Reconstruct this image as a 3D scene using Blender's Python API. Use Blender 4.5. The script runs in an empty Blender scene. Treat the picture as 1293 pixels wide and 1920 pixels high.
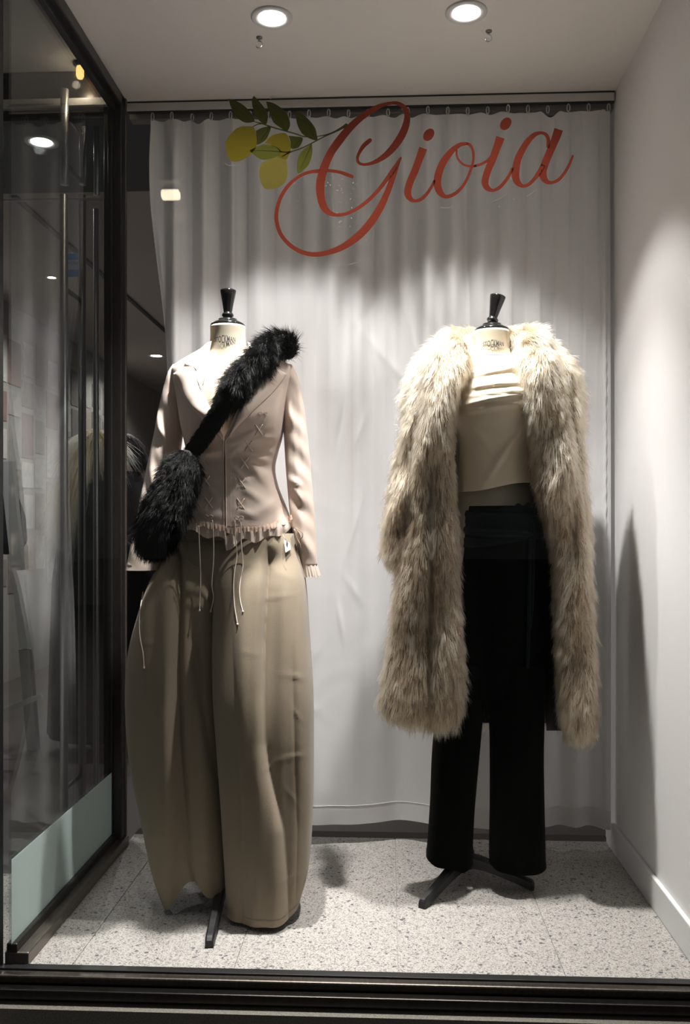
import bpy, bmesh, math, random
import numpy as np
from mathutils import Vector, noise as mnoise

random.seed(7); RNG = np.random.default_rng(7)
sc = bpy.context.scene
COL = sc.collection

# ------------------------------------------------------------------ camera, world, light, exposure
F = 1710.0; CU = 646.5; HV = 995.0; CH = 1.01; YAW = math.radians(2.75)
SA, CA = math.sin(YAW), math.cos(YAW)
cam_d = bpy.data.cameras.new('camera'); cam = bpy.data.objects.new('camera', cam_d); COL.objects.link(cam)
cam.location = (0, 0, CH); cam.rotation_euler = (math.pi/2, 0, YAW)
cam_d.sensor_fit = 'VERTICAL'; cam_d.sensor_height = 36.0; cam_d.sensor_width = 36.0
cam_d.lens = F/1920*36; cam_d.shift_y = (HV-960)/1920; cam_d.clip_start = 0.02
sc.camera = cam

w = bpy.data.worlds.new('night'); sc.world = w; w.use_nodes = True
w.node_tree.nodes['Background'].inputs[0].default_value = (0.68, 0.66, 0.64, 1)
w.node_tree.nodes['Background'].inputs[1].default_value = 0.04

sc.view_settings.view_transform = 'Standard'; sc.view_settings.look = 'None'
sc.view_settings.gamma = 1.0; sc.view_settings.use_curve_mapping = False
sc.view_settings.exposure = 0.30
SPOT_W = 42.0            # each ceiling downlight of the display
SHOP_W = 36.0             # each downlight of the shop behind

# ------------------------------------------------------------------ helpers
def wx(u, Y):
    k = (u-CU)/F
    return Y*(k*CA-SA)/(CA+k*SA)
def zc_of(X, Y): return -X*SA+Y*CA
def P(u, v, Y):
    X = wx(u, Y); return np.array((X, Y, CH+(HV-v)/F*zc_of(X, Y)))
ORG = {}
def link(o, parent=None):
    COL.objects.link(o)
    if parent is not None: o.parent = parent
    return o
def tag(o, label=None, cat=None, group=None, kind=None):
    if label: o['label'] = label
    if cat: o['category'] = cat
    if group: o['group'] = group
    if kind: o['kind'] = kind
    return o
def thing(name, loc, label, cat, group=None):
    o = bpy.data.objects.new(name, None); o.empty_display_size = 0.1
    link(o); o.location = loc; ORG[o.name] = np.array(loc, float)
    return tag(o, label, cat, group)
def build(name, V, Fc, mat, parent=None, smooth=True, origin=None, uv=None):
    V = np.asarray(V, float).reshape(-1, 3)
    if parent is not None: off = ORG[parent.name]
    elif origin is not None: off = np.array(origin, float)
    else: off = np.zeros(3)
    me = bpy.data.meshes.new(name)
    me.from_pydata((V-off).tolist(), [], [tuple(int(i) for i in f) for f in Fc])
    if smooth: me.polygons.foreach_set('use_smooth', [True]*len(me.polygons))
    if mat is not None: me.materials.append(mat)
    me.update()
    o = bpy.data.objects.new(name, me); link(o, parent)
    if parent is None: o.location = off
    ORG[o.name] = off
    return o
class MB:
    def __init__(s): s.V = []; s.F = []
    def add(s, V, Fc):
        b = len(s.V); s.V += [tuple(p) for p in np.asarray(V, float).reshape(-1, 3)]
        s.F += [tuple(int(i)+b for i in f) for f in Fc]; return s
    def box(s, x0, x1, y0, y1, z0, z1):
        V = [(x, y, z) for x in (x0, x1) for y in (y0, y1) for z in (z0, z1)]
        return s.add(V, [(0,1,3,2),(4,6,7,5),(0,4,5,1),(2,3,7,6),(0,2,6,4),(1,5,7,3)])
    def tube(s, pts, r, n=10, cap=True, flat=None):
        V, Fc = tube_mesh(pts, r, n, cap); return s.add(V, Fc)
    def out(s, name, mat, parent=None, smooth=True, bevel=0, origin=None):
        o = build(name, s.V, s.F, mat, parent, smooth, origin)
        if bevel:
            m = o.modifiers.new('edge', 'BEVEL'); m.width = bevel; m.segments = 2; m.limit_method = 'ANGLE'; m.harden_normals = False
        return o
def box(name, mat, x0, x1, y0, y1, z0, z1, parent=None, bevel=0.0):
    return MB().box(x0, x1, y0, y1, z0, z1).out(name, mat, parent, False, bevel)
def catmull(pts, n):
    """resample rows of control values smoothly (uniform catmull-rom)"""
    p = np.asarray(pts, float)
    if len(p) < 3:
        t = np.linspace(0, 1, n)[:, None]; return p[0]*(1-t)+p[-1]*t
    q = np.vstack([2*p[0]-p[1], p, 2*p[-1]-p[-2]])
    t = np.linspace(0, len(p)-1-1e-9, n); i = t.astype(int); f = (t-i)[:, None]
    a, b, c, d = q[i], q[i+1], q[i+2], q[i+3]
    return 0.5*((2*b)+(-a+c)*f+(2*a-5*b+4*c-d)*f**2+(-a+3*b-3*c+d)*f**3)
def frames(pts):
    pts = np.asarray(pts, float); T = np.gradient(pts, axis=0); T /= np.linalg.norm(T, axis=1)[:, None]+1e-12
    ref = np.array((0, 1, 0.)) if abs(T[0][1]) < 0.9 else np.array((1., 0, 0))
    A = []; 
    for t in T:
        ref = ref-t*np.dot(ref, t); ref /= np.linalg.norm(ref)+1e-12; A.append(ref.copy())
    A = np.array(A); return T, A, np.cross(T, A)
def tube_mesh(pts, r, n=10, cap=True, r2=None):
    pts = np.asarray(pts, float); m = len(pts)
    r = np.broadcast_to(np.asarray(r, float), (m,)); r2 = r if r2 is None else np.broadcast_to(np.asarray(r2, float), (m,))
    T, A, B = frames(pts); th = np.linspace(0, 2*math.pi, n, endpoint=False)
    V = pts[:, None]+A[:, None]*(np.cos(th)[None, :, None]*r[:, None, None])+B[:, None]*(np.sin(th)[None, :, None]*r2[:, None, None])
    return V.reshape(-1, 3), grid_faces(m, n, True, cap)
def grid_faces(m, n, wrap=True, cap=False):
    Fc = []
    for i in range(m-1):
        for j in range(n if wrap else n-1):
            k = (j+1) % n; Fc.append((i*n+j, i*n+k, (i+1)*n+k, (i+1)*n+j))
    if cap: Fc.append(tuple(range(n))[::-1]); Fc.append(tuple((m-1)*n+j for j in range(n)))
    return Fc
def lathe(prof, c=(0, 0), n=40, cap=True):
    th = np.linspace(0, 2*math.pi, n, endpoint=False)
    V = [(c[0]+r*math.cos(t), c[1]+r*math.sin(t), z) for r, z in prof for t in th]
    return V, grid_faces(len(prof), n, True, cap)
def smoothstep(x, a, b):
    t = np.clip((np.asarray(x, float)-a)/(b-a), 0, 1); return t*t*(3-2*t)

# ------------------------------------------------------------------ materials
MATS = {}
def mat(name, col, rough=0.6, metal=0.0, spec=0.5, bump=0.0, bscale=200.0, var=0.0, vscale=8.0, sheen=0.0, transl=0.0, stretch=None, coat=0.0, detail=4.0, ridge=0.0, rscale=6.0):
    if name in MATS: return MATS[name]
    m = bpy.data.materials.new(name); m.use_nodes = True; nt = m.node_tree; N = nt.nodes; L = nt.links
    b = N['Principled BSDF']; b.inputs['Base Color'].default_value = (*col, 1); b.inputs['Roughness'].default_value = rough
    b.inputs['Metallic'].default_value = metal; b.inputs['Specular IOR Level'].default_value = spec
    b.inputs['Sheen Weight'].default_value = sheen; b.inputs['Coat Weight'].default_value = coat
    tc = N.new('ShaderNodeTexCoord'); src = tc.outputs['Object']
    if stretch:
        mp = N.new('ShaderNodeMapping'); mp.inputs['Scale'].default_value = stretch; L.new(src, mp.inputs[0]); src = mp.outputs[0]
    if var:
        nz = N.new('ShaderNodeTexNoise'); nz.inputs['Scale'].default_value = vscale; nz.inputs['Detail'].default_value = detail; L.new(src, nz.inputs['Vector'])
        mx = N.new('ShaderNodeMix'); mx.data_type = 'RGBA'; L.new(nz.outputs[0], mx.inputs[0])
        mx.inputs[6].default_value = (*[c*(1-var) for c in col], 1); mx.inputs[7].default_value = (*[min(1, c*(1+var)) for c in col], 1)
        L.new(mx.outputs[2], b.inputs['Base Color'])
    last = None
    if bump:
        nb = N.new('ShaderNodeTexNoise'); nb.inputs['Scale'].default_value = bscale; nb.inputs['Detail'].default_value = 3; L.new(src, nb.inputs['Vector'])
        bp = N.new('ShaderNodeBump'); bp.inputs['Strength'].default_value = bump; bp.inputs['Distance'].default_value = 0.002
        L.new(nb.outputs[0], bp.inputs['Height']); last = bp
    if ridge:
        vr = N.new('ShaderNodeTexNoise'); vr.noise_type = 'RIDGED_MULTIFRACTAL'; vr.inputs['Scale'].default_value = rscale; vr.inputs['Detail'].default_value = 3; vr.inputs['Distortion'].default_value = 0.6
        L.new(src, vr.inputs['Vector'])
        b2 = N.new('ShaderNodeBump'); b2.inputs['Strength'].default_value = ridge; b2.inputs['Distance'].default_value = 0.006
        L.new(vr.outputs[0], b2.inputs['Height'])
        if last: L.new(last.outputs[0], b2.inputs['Normal'])
        last = b2
    if last: L.new(last.outputs[0], b.inputs['Normal'])
    if transl:
        tr = N.new('ShaderNodeBsdfTranslucent'); tr.inputs[0].default_value = (*col, 1)
        ms = N.new('ShaderNodeMixShader'); ms.inputs[0].default_value = transl
        L.new(b.outputs[0], ms.inputs[1]); L.new(tr.outputs[0], ms.inputs[2]); L.new(ms.outputs[0], N['Material Output'].inputs[0])
    MATS[name] = m; return m
def emit(name, col, s):
    m = bpy.data.materials.new(name); m.use_nodes = True; nt = m.node_tree; nt.nodes.remove(nt.nodes['Principled BSDF'])
    e = nt.nodes.new('ShaderNodeEmission'); e.inputs[0].default_value = (*col, 1); e.inputs[1].default_value = s
    nt.links.new(e.outputs[0], nt.nodes['Material Output'].inputs[0]); return m
def glass_mat(name, tint=(1, 1, 1), ior=1.5, rough=0.0):
    m = bpy.data.materials.new(name); m.use_nodes = True; nt = m.node_tree; N = nt.nodes; N.remove(N['Principled BSDF'])
    t = N.new('ShaderNodeBsdfTransparent'); t.inputs[0].default_value = (*tint, 1)
    g = N.new('ShaderNodeBsdfGlossy'); g.inputs['Roughness'].default_value = rough
    f = N.new('ShaderNodeFresnel'); ge = N.new('ShaderNodeNewGeometry'); mr = N.new('ShaderNodeMapRange')   # both faces of the pane reflect like air to glass
    mr.inputs['To Min'].default_value = ior; mr.inputs['To Max'].default_value = 1/ior
    nt.links.new(ge.outputs['Backfacing'], mr.inputs['Value']); nt.links.new(mr.outputs[0], f.inputs[0])
    x = N.new('ShaderNodeMixShader'); nt.links.new(f.outputs[0], x.inputs[0]); nt.links.new(t.outputs[0], x.inputs[1]); nt.links.new(g.outputs[0], x.inputs[2])
    nt.links.new(x.outputs[0], N['Material Output'].inputs[0]); return m
def frosted_mat():
    m = bpy.data.materials.new('frosted_film'); m.use_nodes = True; nt = m.node_tree; N = nt.nodes
    b = N['Principled BSDF']; b.inputs['Base Color'].default_value = (.80, .90, .87, 1); b.inputs['Roughness'].default_value = .45
    t = N.new('ShaderNodeBsdfTranslucent'); t.inputs[0].default_value = (.80, .90, .87, 1)
    x = N.new('ShaderNodeMixShader'); x.inputs[0].default_value = .5
    tp = N.new('ShaderNodeBsdfTransparent'); y = N.new('ShaderNodeMixShader'); y.inputs[0].default_value = .12
    nt.links.new(b.outputs[0], x.inputs[1]); nt.links.new(t.outputs[0], x.inputs[2])
    nt.links.new(x.outputs[0], y.inputs[1]); nt.links.new(tp.outputs[0], y.inputs[2])
    nt.links.new(y.outputs[0], N['Material Output'].inputs[0]); return m
def terrazzo():
    m = bpy.data.materials.new('terrazzo'); m.use_nodes = True; nt = m.node_tree; N = nt.nodes; L = nt.links
    b = N['Principled BSDF']; b.inputs['Roughness'].default_value = .55
    tc = N.new('ShaderNodeTexCoord')
    def speck(scale, lo, hi):
        v = N.new('ShaderNodeTexVoronoi'); v.inputs['Scale'].default_value = scale; L.new(tc.outputs['Object'], v.inputs['Vector'])
        sp = N.new('ShaderNodeSeparateColor'); L.new(v.outputs['Color'], sp.inputs[0])
        r = N.new('ShaderNodeValToRGB'); r.color_ramp.elements[0].position = lo; r.color_ramp.elements[1].position = hi
        L.new(sp.outputs[0], r.inputs[0]); return r.outputs[0]
    a = speck(300, .10, .17); c = speck(520, .22, .40); d = speck(150, .018, .03)
    base = N.new('ShaderNodeMix'); base.data_type = 'RGBA'
    nz = N.new('ShaderNodeTexNoise'); nz.inputs['Scale'].default_value = 420; L.new(tc.outputs['Object'], nz.inputs['Vector']); L.new(nz.outputs[0], base.inputs[0])
    base.inputs[6].default_value = (.34, .32, .29, 1); base.inputs[7].default_value = (.60, .57, .53, 1)
    prev = base.outputs[2]
    for fac, col in ((a, (.13, .12, .115, 1)), (c, (.26, .24, .22, 1)), (d, (.09, .09, .10, 1))):
        mx = N.new('ShaderNodeMix'); mx.data_type = 'RGBA'; L.new(fac, mx.inputs[0]); mx.inputs[6].default_value = col; L.new(prev, mx.inputs[7]); prev = mx.outputs[2]
    L.new(prev, b.inputs['Base Color']); return m
def hair_mat(name, root, tip, rough=0.35, attr=True, gloss=.5):
    m = bpy.data.materials.new(name); m.use_nodes = True; nt = m.node_tree; N = nt.nodes; L = nt.links
    N.remove(N['Principled BSDF']); h = N.new('ShaderNodeBsdfHairPrincipled'); h.parametrization = 'COLOR'
    h.inputs['Roughness'].default_value = rough; h.inputs['Radial Roughness'].default_value = .6 if 'Radial Roughness' in h.inputs else 0
    hi = N.new('ShaderNodeHairInfo'); mx = N.new('ShaderNodeMix'); mx.data_type = 'RGBA'
    L.new(hi.outputs['Intercept'], mx.inputs[0]); mx.inputs[6].default_value = (*root, 1); mx.inputs[7].default_value = (*tip, 1)
    out = mx.outputs[2]
    if attr:
        at = N.new('ShaderNodeAttribute'); at.attribute_name = 'tone'
        m2 = N.new('ShaderNodeMix'); m2.data_type = 'RGBA'; m2.blend_type = 'MULTIPLY'; m2.inputs[0].default_value = 1
        L.new(out, m2.inputs[6]); L.new(at.outputs['Color'], m2.inputs[7]); out = m2.outputs[2]
    L.new(out, h.inputs['Color']); L.new(h.outputs[0], N['Material Output'].inputs[0]); return m

M_wall = mat('white_wall', (.83, .81, .80), .75, bump=.12, bscale=60)
M_ceil = mat('white_ceiling', (.82, .78, .75), .8, bump=.06, bscale=90)
M_base = mat('baseboard_paint', (.76, .76, .75), .6)
M_terr = terrazzo()
M_steel = mat('dark_bronze_metal', (.075, .068, .06), .33, metal=.85, var=.35, vscale=14, stretch=(6, 6, 1.5))
M_rail = mat('worn_bronze_metal', (.20, .175, .15), .38, metal=.8, var=.4, vscale=22, stretch=(8, 2, 8))
M_black = mat('black_metal', (.012, .012, .012), .45)
M_chrome = mat('brushed_steel', (.62, .63, .65), .36, metal=1.0)
M_glass = glass_mat('clear_glass', (.97, .985, .98))
M_sglass = glass_mat('side_glass', (.92, .94, .935))
M_film = frosted_mat()
M_curtain = mat('white_cotton', (.86, .845, .845), .85, bump=.12, bscale=500, sheen=.2, transl=.22, ridge=.40, rscale=6.0)
M_track = mat('white_track', (.62, .60, .57), .4)
M_plastic = mat('clear_plastic', (.55, .55, .53), .3)

# ------------------------------------------------------------------ the setting
XL, XR, YF, YB, H = -.846, .715, 2.075, 2.98, 2.40
floor = thing('floor', (0, 0, 0), None, None); del floor
fl = MB().box(XL, XR, YF, 3.0, -.05, -.003).out('floor', mat('grey_mortar', (.34, .32, .3), .9), None, False); tag(fl, kind='structure'); ORG[fl.name] = np.zeros(3)
xs = [XL, -.735, -.357, .021, .400, XR]
for i in range(5):
    box('tile', M_terr, xs[i]+.0008, xs[i+1]-.0008, YF, 3.0, -.012, 0, fl, .0006)
tag(box('ceiling', M_ceil, XL-.04, XR+.1, 2.02, 2.985, H, H+.08), kind='structure')
tag(box('wall_right', M_wall, XR, XR+.1, 2.02, 3.05, -.05, H), kind='structure')
tag(box('baseboard_right', M_base, XR-.013, XR, YF, 2.99, 0, .086, bevel=.003), kind='structure')
tag(box('trim_1', mat('grey_lintel', (.30, .28, .26), .6), -.846, XR, 2.945, 2.985, H-.045, H), kind='structure')

# front window: sill bars, mullion, pane
win = MB().box(-1.25, 1.0, 2.035, 2.078, -.020, -.001).out('window_1', M_rail, None, False, .004); tag(win, kind='structure'); ORG[win.name] = np.zeros(3)
box('window_sill', M_steel, -1.25, 1.0, 2.010, 2.05, -.043, -.021, win, .003)
box('glazing_bead', M_black, -1.25, 1.0, 2.058, 2.082, -.01, .004, win, .001)
box('kick_panel', M_black, -1.25, 1.0, 2.022, 2.06, -.060, -.043, win)
box('mullion', M_black, -.965, -.898, 2.03, 2.09, -.05, 2.5, win, .003)
box('pane', M_glass, -.898, 1.0, 2.052, 2.060, -.006, 2.5, win)
tag(box('trim_2', mat('granite_strip', (.42, .39, .33), .7, var=.8, vscale=320), -1.25, 1.0, 1.988, 2.06, -.36, -.052), kind='structure')
tag(box('pavement', mat('dark_asphalt', (.05, .05, .05), .8, bump=.4, bscale=120), -14, 14, -40, 1.99, -.45, -.36), kind='structure')

# side window of the display
sw = MB().box(-.885, XL, 2.855, 2.90, 0, H).out('window_2', M_steel, None, False, .004); tag(sw, kind='structure'); ORG[sw.name] = np.zeros(3)
box('bottom_rail', M_rail, -.892, -.835, 2.08, 2.90, 0, .030, sw, .003)
box('glazing_bead', M_steel, -.888, -.862, 2.08, 2.87, .028, .050, sw, .003)
box('top_rail', M_steel, -.888, XL, 2.08, 2.90, H-.038, H, sw, .004)
box('glazing_bead', M_black, -.884, -.866, 2.08, 2.87, H-.055, H-.036, sw, .002)
box('stile_bead', M_black, -.888, -.874, 2.845, 2.868, .03, H-.03, sw, .002)
box('edge_strip', M_rail, XL-.006, XL+.003, 2.894, 2.906, 0, H, sw, .002)
box('pane', M_sglass, -.882, -.876, 2.08, 2.86, .04, H-.04, sw)
box('frosted_film', M_film, -.8755, -.8750, 2.08, 2.86, .045, .245, sw)

# entrance beside the display: porch ceiling, door head, glass door with tube handles
SF = -.14                                          # floor level of the shop and its porch
tag(box('porch_ceiling', mat('porch_paint', (.34, .33, .32), .8), -3.0, -.888, 1.6, 2.95, 2.52, 2.6), kind='structure')
tag(box('porch_floor', M_terr, -3.0, -.893, 1.9, 3.0, SF-.05, SF), kind='structure')
dr = MB().box(-3.0, -.886, 2.95, 3.02, 2.42, 2.52).out('door_1', M_steel, None, False, .004); tag(dr, kind='structure'); ORG[dr.name] = np.zeros(3)
box('head_strip', M_track, -3.0, -.886, 2.935, 2.95, 2.40, 2.425, dr, .002)
box('head_rail', M_black, -3.0, -.886, 2.96, 3.01, 2.365, 2.40, dr, .002)
box('jamb', M_black, -.935, -.886, 2.955, 3.015, SF, 2.42, dr, .003)
box('transom_pane', M_glass, -2.4, -.935, 2.98, 2.988, 2.118, 2.365, dr)
box('door_pane', M_glass, -2.4, -.935, 2.98, 2.988, SF+.01, 2.108, dr)
box('seam_strip', M_chrome, -2.4, -.935, 2.978, 2.990, 2.108, 2.114, dr)
def handle(u, Y, v0, v1, r, mt):
    z0, z1 = P(u, v1, Y)[2], P(u, v0, Y)[2]; X = wx(u, Y)
    h = MB().tube([(X, Y, z0), (X, Y, z1)], r, 20).out('handle', mt, dr)
    return h, X, z0, z1
for (u, v0, v1, Y) in ((121, 168, 346, 2.90), (120, 366, 1520, 2.90), (156, 172, 346, 3.06), (154, 366, 1500, 3.06), (181, 205, 366, 3.20), (180, 392, 1470, 3.20)):
    hd, X, z0, z1 = handle(u, Y, v0, v1, .0130 if Y < 3.15 else .010, M_chrome)
    if Y < 3.0:
        for zz in (z0+.07, z1-.07 if z1-z0 < .6 else z1-.30):
            MB().tube([(X, Y, zz), (X, 3.06, zz)], .008, 12).out('bracket', M_black, hd)

# shop behind
M_shopw = mat('shop_wall_paint', (.46, .43, .40), .85)
tag(box('wall_left', M_shopw, -3.0, -2.9, 3.02, 14, SF, 2.75), kind='structure')
tag(box('wall_back', M_shopw, -3.0, 3.0, 14, 14.1, SF, 2.75), kind='structure')
tag(box('wall_side', M_shopw, 3.0, 3.1, 3.02, 14, SF, 2.75), kind='structure')
tag(box('shop_floor', mat('dark_shop_floor', (.14, .12, .11), .6, var=.3, vscale=5), -3.0, 3.0, 3.0, 14, SF-.1, SF), kind='structure')
tag(box('plinth_back', mat('brown_carpet', (.075, .062, .056), .95, bump=.6, bscale=300), -.846, XR+.1, 3.0, 3.06, SF, .0), kind='structure')
tag(box('shop_ceiling', mat('shop_ceiling_paint', (.50, .46, .43), .85), -3.0, 3.0, 4.62, 14, 2.75, 2.85), kind='structure')
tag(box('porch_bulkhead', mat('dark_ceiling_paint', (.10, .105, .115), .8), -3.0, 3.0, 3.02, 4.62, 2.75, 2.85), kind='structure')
tag(box('trim_3', M_black, -1.955, -1.925, 4.64, 12.5, 2.738, 2.751), kind='structure')
tag(box('trim_4', M_shopw, -3.0, 3.0, 3.0, 3.02, 2.52, 2.85), kind='structure')

# ------------------------------------------------------------------ downlights, hooks
M_lens = emit('lamp_lens', (1, .97, .93), 26.0)
M_ring = mat('lamp_ring', (.72, .71, .70), .35)
def downlight(X, Y, z, r, label, watts, beam=None, cone=88, group=None, lens=M_lens):
    t = thing('downlight', (X, Y, z), label, 'lamp', group)
    V, Fc = lathe([(r*.62, z+.004), (r*.64, z-.001), (r*.70, z-.004), (r*.92, z-.005), (r, z-.003), (r, z)], (X, Y), 48, False); build('trim_ring', V, Fc, M_ring, t)
    V, Fc = lathe([(r*.62, z-.0015), (r*.3, z-.0030), (.001, z-.0034)], (X, Y), 40, False); build('lens', V, Fc, lens, t)
    if watts:
        for e, cn, bl, ax in ((watts, cone, .35, (0, 0)), (watts*5.6, 64, 1.0, beam)) if beam else ((watts, cone, .5, (0, 0)),):
            l = bpy.data.lights.new('downlight_beam', 'SPOT'); l.energy = e; l.spot_size = math.radians(cn); l.spot_blend = bl; l.shadow_soft_size = .024
            l.color = (1.0, .955, .94)
            o = bpy.data.objects.new('downlight_beam', l); link(o, t); o.location = (0, 0, -.03)
            o.rotation_euler = Vector((-ax[0], -ax[1], 1)).to_track_quat('Z', 'Y').to_euler()
    return t
downlight(-.316, 2.457, H, .056, 'round recessed ceiling downlight above the lettering, nearer the glass door', SPOT_W*.92, beam=(-.16, -.01))
downlight(.207, 2.457, H, .056, 'round recessed ceiling downlight nearer the white wall', SPOT_W*.74, beam=(.06, .03))
for (u, v, lr, lab) in ((78, 266, .075, 'bright downlight in dark ceiling seen through the entrance glass beside the upper handles'), (97, 520, .042, 'small lit downlight beside the blue sticker in the glass door'), (293, 667, .085, 'small lit downlight in shop ceiling peeping past the curtain edge')):
    d = 1.74*F/(HV-v); X = (u-CU)/F*d*CA-d*SA; Y = (u-CU)/F*d*SA+d*CA
    downlight(X, Y, 2.75, lr, lab, SHOP_W, beam=None, cone=150)
for X, Y, lab in ((-1.45, 6.6, 'added unseen fill downlight half way down the room behind the curtain'), (-1.25, 8.6, 'added unseen fill downlight deep in the room behind the curtain')):
    downlight(X, Y, 2.75, .085, lab, SHOP_W, beam=None, cone=150)  # two added fill lamps, hidden by the curtain, to brighten the shop
d = 1.51*F/(HV-118); X = (150-CU)/F*d*CA-d*SA; Y = (150-CU)/F*d*SA+d*CA
pl = thing('reflection_lamp', (X, Y, 2.52), 'small added amber lamp imitating a glass reflection above the door handles', 'lamp')  # added lamp, stands in for a lamp mirrored in the glass
V, Fc = lathe([(.001, 2.52), (.022, 2.52), (.022, 2.512), (.010, 2.508)], (X, Y), 24, False); build('mount', V, Fc, M_black, pl)
V, Fc = lathe([(.010, 2.510), (.0125, 2.500), (.0125, 2.478), (.009, 2.470), (.001, 2.468)], (X, Y), 20, False); build('bulb', V, Fc, emit('amber_reflection_glow', (1, .55, .18), 2.2), pl)
l = bpy.data.lights.new('added_porch_fill', 'POINT'); l.energy = .25; l.color = (1, .80, .60); l.shadow_soft_size = .012  # added point light to lift the porch
o = bpy.data.objects.new('added_porch_fill', l); link(o, pl); o.location = (0, 0, -.07)
M_hook = mat('chrome_hook', (.7, .7, .7), .2, metal=1)
for u, v, lab in ((486, 70, 'small metal screw hook under the downlight nearer the glass door'), (916, 58, 'small metal screw hook under the downlight nearer the white wall')):
    p = None
    d = (H-CH)*F/(HV-v); X = (u-CU)/F*d*CA-d*SA; Y = (u-CU)/F*d*SA+d*CA
    t = thing('ceiling_hook', (X, Y, H), lab, 'hook')
    V, Fc = lathe([(.009, H), (.0085, H-.003), (.002, H-.004)], (X, Y), 20, False); build('plate', V, Fc, mat('grey_plate', (.25, .25, .24), .4, metal=.7), t)
    a = np.linspace(math.radians(110), math.radians(-150-30*(u > 700)+0), 24)
    pts = [(X, Y, H-.003), (X, Y, H-.010)]+[(X-.001+.009*math.cos(q), Y, H-.020+.010*math.sin(q)) for q in a]
    MB().tube(pts, .0017, 8).out('hook_wire', M_hook, t)

# ------------------------------------------------------------------ curtain
def make_curtain():
    YC = 2.925; ZT, ZB = 2.342, .066; NX, NZ = 420, 150
    x0, x1 = wx(284, YC), .700
    t = thing('curtain', ((x0+x1)/2, YC, ZB), 'long white cotton curtain hanging behind both dress forms', 'curtain')
    s = np.linspace(0, 1, NX); tz = np.linspace(0, 1, NZ)
    def fold(X, q):                      # q: 0 hem .. 1 top
        pin = 1-.75*smoothstep(q, .93, 1.0)
        w_ = np.sin(X*2*math.pi/.082+.6+1.3*np.sin(X*6.3))
        y = (.6+.4*(smoothstep(X, -.25, -.5)+smoothstep(X, .3, .5)))*.018*q**1.5*(w_+.35*np.sign(w_)*np.abs(w_)**.4)*(1+.45*np.sin(X*5.1))
        edge = smoothstep(X, -.35, -.62)+smoothstep(X, .33, .5)
        y = y+edge*(.022*np.sin(X*2*math.pi/.088+1.1+1.2*np.sin(X*7)))*(.55+.45*q)
        y = y+(1-q)**1.3*(.050*np.exp(-((X+.045)/.10)**2)+.018*np.sin(X*2*math.pi/.47+.4)+.010*np.sin(X*2*math.pi/.21))
        y = y+.006*np.sin(X*23+q*2.6)+.004*np.sin(X*61-q*3.2)*(.4+q)
        return y*pin
    RP = .0625
    def top(X): return ZT-np.abs(np.sin((X-x0)*math.pi/RP))**1.6*(.004+.022*np.clip(np.sin(X*19.7+1)*np.sin(X*7.3+.4)-.25, 0, 1))
    V = np.zeros((NZ, NX, 3))
    for i, q in enumerate(tz):
        xe = x0+.055*smoothstep(q, .92, .60)-.02*smoothstep(q, .5, .2)
        X = xe+(x1-xe)*s
        V[i, :, 0] = X; V[i, :, 1] = YC+fold(X, q)
        zb = ZB+.003*np.sin(X*14)
        V[i, :, 2] = zb+(top(X)-zb)*q
    # creases: shallow random ridges on the pressed cloth
    for k in range(70):
        cx, cz = random.uniform(-.75, .68), random.uniform(.15, 1.75); a = random.choice([1, -1])*random.uniform(.6, 1.45); L = random.uniform(.04, .16)
        dx, dz = V[..., 0]-cx, V[..., 2]-cz; p = dx*math.cos(a)+dz*math.sin(a); n = -dx*math.sin(a)+dz*math.cos(a)
        V[..., 1] += random.uniform(-.0045, .0045)*np.exp(-(p/L)**2-(n/.008)**2)
    o = build('cloth', V, grid_faces(NZ, NX, False), M_curtain, t)
    # hem band sewn on the front of the foot, edge facings and the seam between the two widths
    def band(name, f_lo, f_hi, ia, ib, off, par):
        rows = [V[int(f_lo)], V[int((f_lo+f_hi)/2)], V[int(f_hi)]]
        W = np.array([r[ia:ib] for r in rows]); W = W.copy(); W[:, :, 1] -= off; W[0, :, 1] += off*.0
        return build(name, W, grid_faces(3, W.shape[1], False), M_curtain, par)
    h = band('hem', 0, 4, 0, NX, .0022, t)
    st = [tuple(V[4][j]-np.array((0, .003, 0))) for j in range(0, NX, 2)]
    MB().tube(st, .0009, 6).out('stitching', mat('white_thread', (.85, .85, .84), .6), h)
    js = int(np.argmin(np.abs(V[75, :, 0]-wx(882, YC))))
    W = V[:, js-2:js+2].copy(); W[:, :, 1] -= .002; build('seam', W, grid_faces(NZ, 4, False), M_curtain, t)
    W = V[:, 0:4].copy(); W[:, :, 1] -= .003; build('edge_facing', W, grid_faces(NZ, 4, False), M_curtain, t)
    W = V[:, -9:-5].copy(); W[:, :, 1] -= .006; W[:, :, 0] += .002*np.sin(np.arange(NZ)*1.9)[:, None]; build('edge_facing', W, grid_faces(NZ, 4, False), M_curtain, t)
    # rings
    ring = None; n = int((x1-x0)/RP)
    for k in range(n+1):
        X = x0+.006+k*RP*(x1-x0-.012)/(n*RP); y = YC+float(fold(np.array(X), 1.0))-.006
        if ring is None:
            a = np.linspace(0, 2*math.pi, 18, endpoint=False)
            pts = [(.0045*math.cos(q), 0, .012+.012*math.sin(q)) for q in np.append(a, 0)]
            r = MB().tube(pts, .0018, 6).out('ring', M_plastic, t); ring = r
        else:
            r = ring.copy(); COL.objects.link(r); r.parent = t
        r.location = Vector((X, y, ZT-.006))-0*Vector((0, 0, 0)) - Vector(ORG[t.name]) + Vector(ORG[t.name])*0
    # the ring mesh was stored relative to the curtain origin: bring it back to its own centre
    for v in ring.data.vertices: v.co += Vector(ORG[t.name])
    return t
make_curtain()
tr = thing('curtain_track', (-.06, 2.93, H), 'slim off-white curtain track fixed along the ceiling edge', 'curtain track')
box('rail', M_track, -.846, .712, 2.915, 2.94, H-.030, H-.006, tr, .002)
box('groove', M_black, -.846, .712, 2.922, 2.933, H-.034, H-.029, tr)
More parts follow.
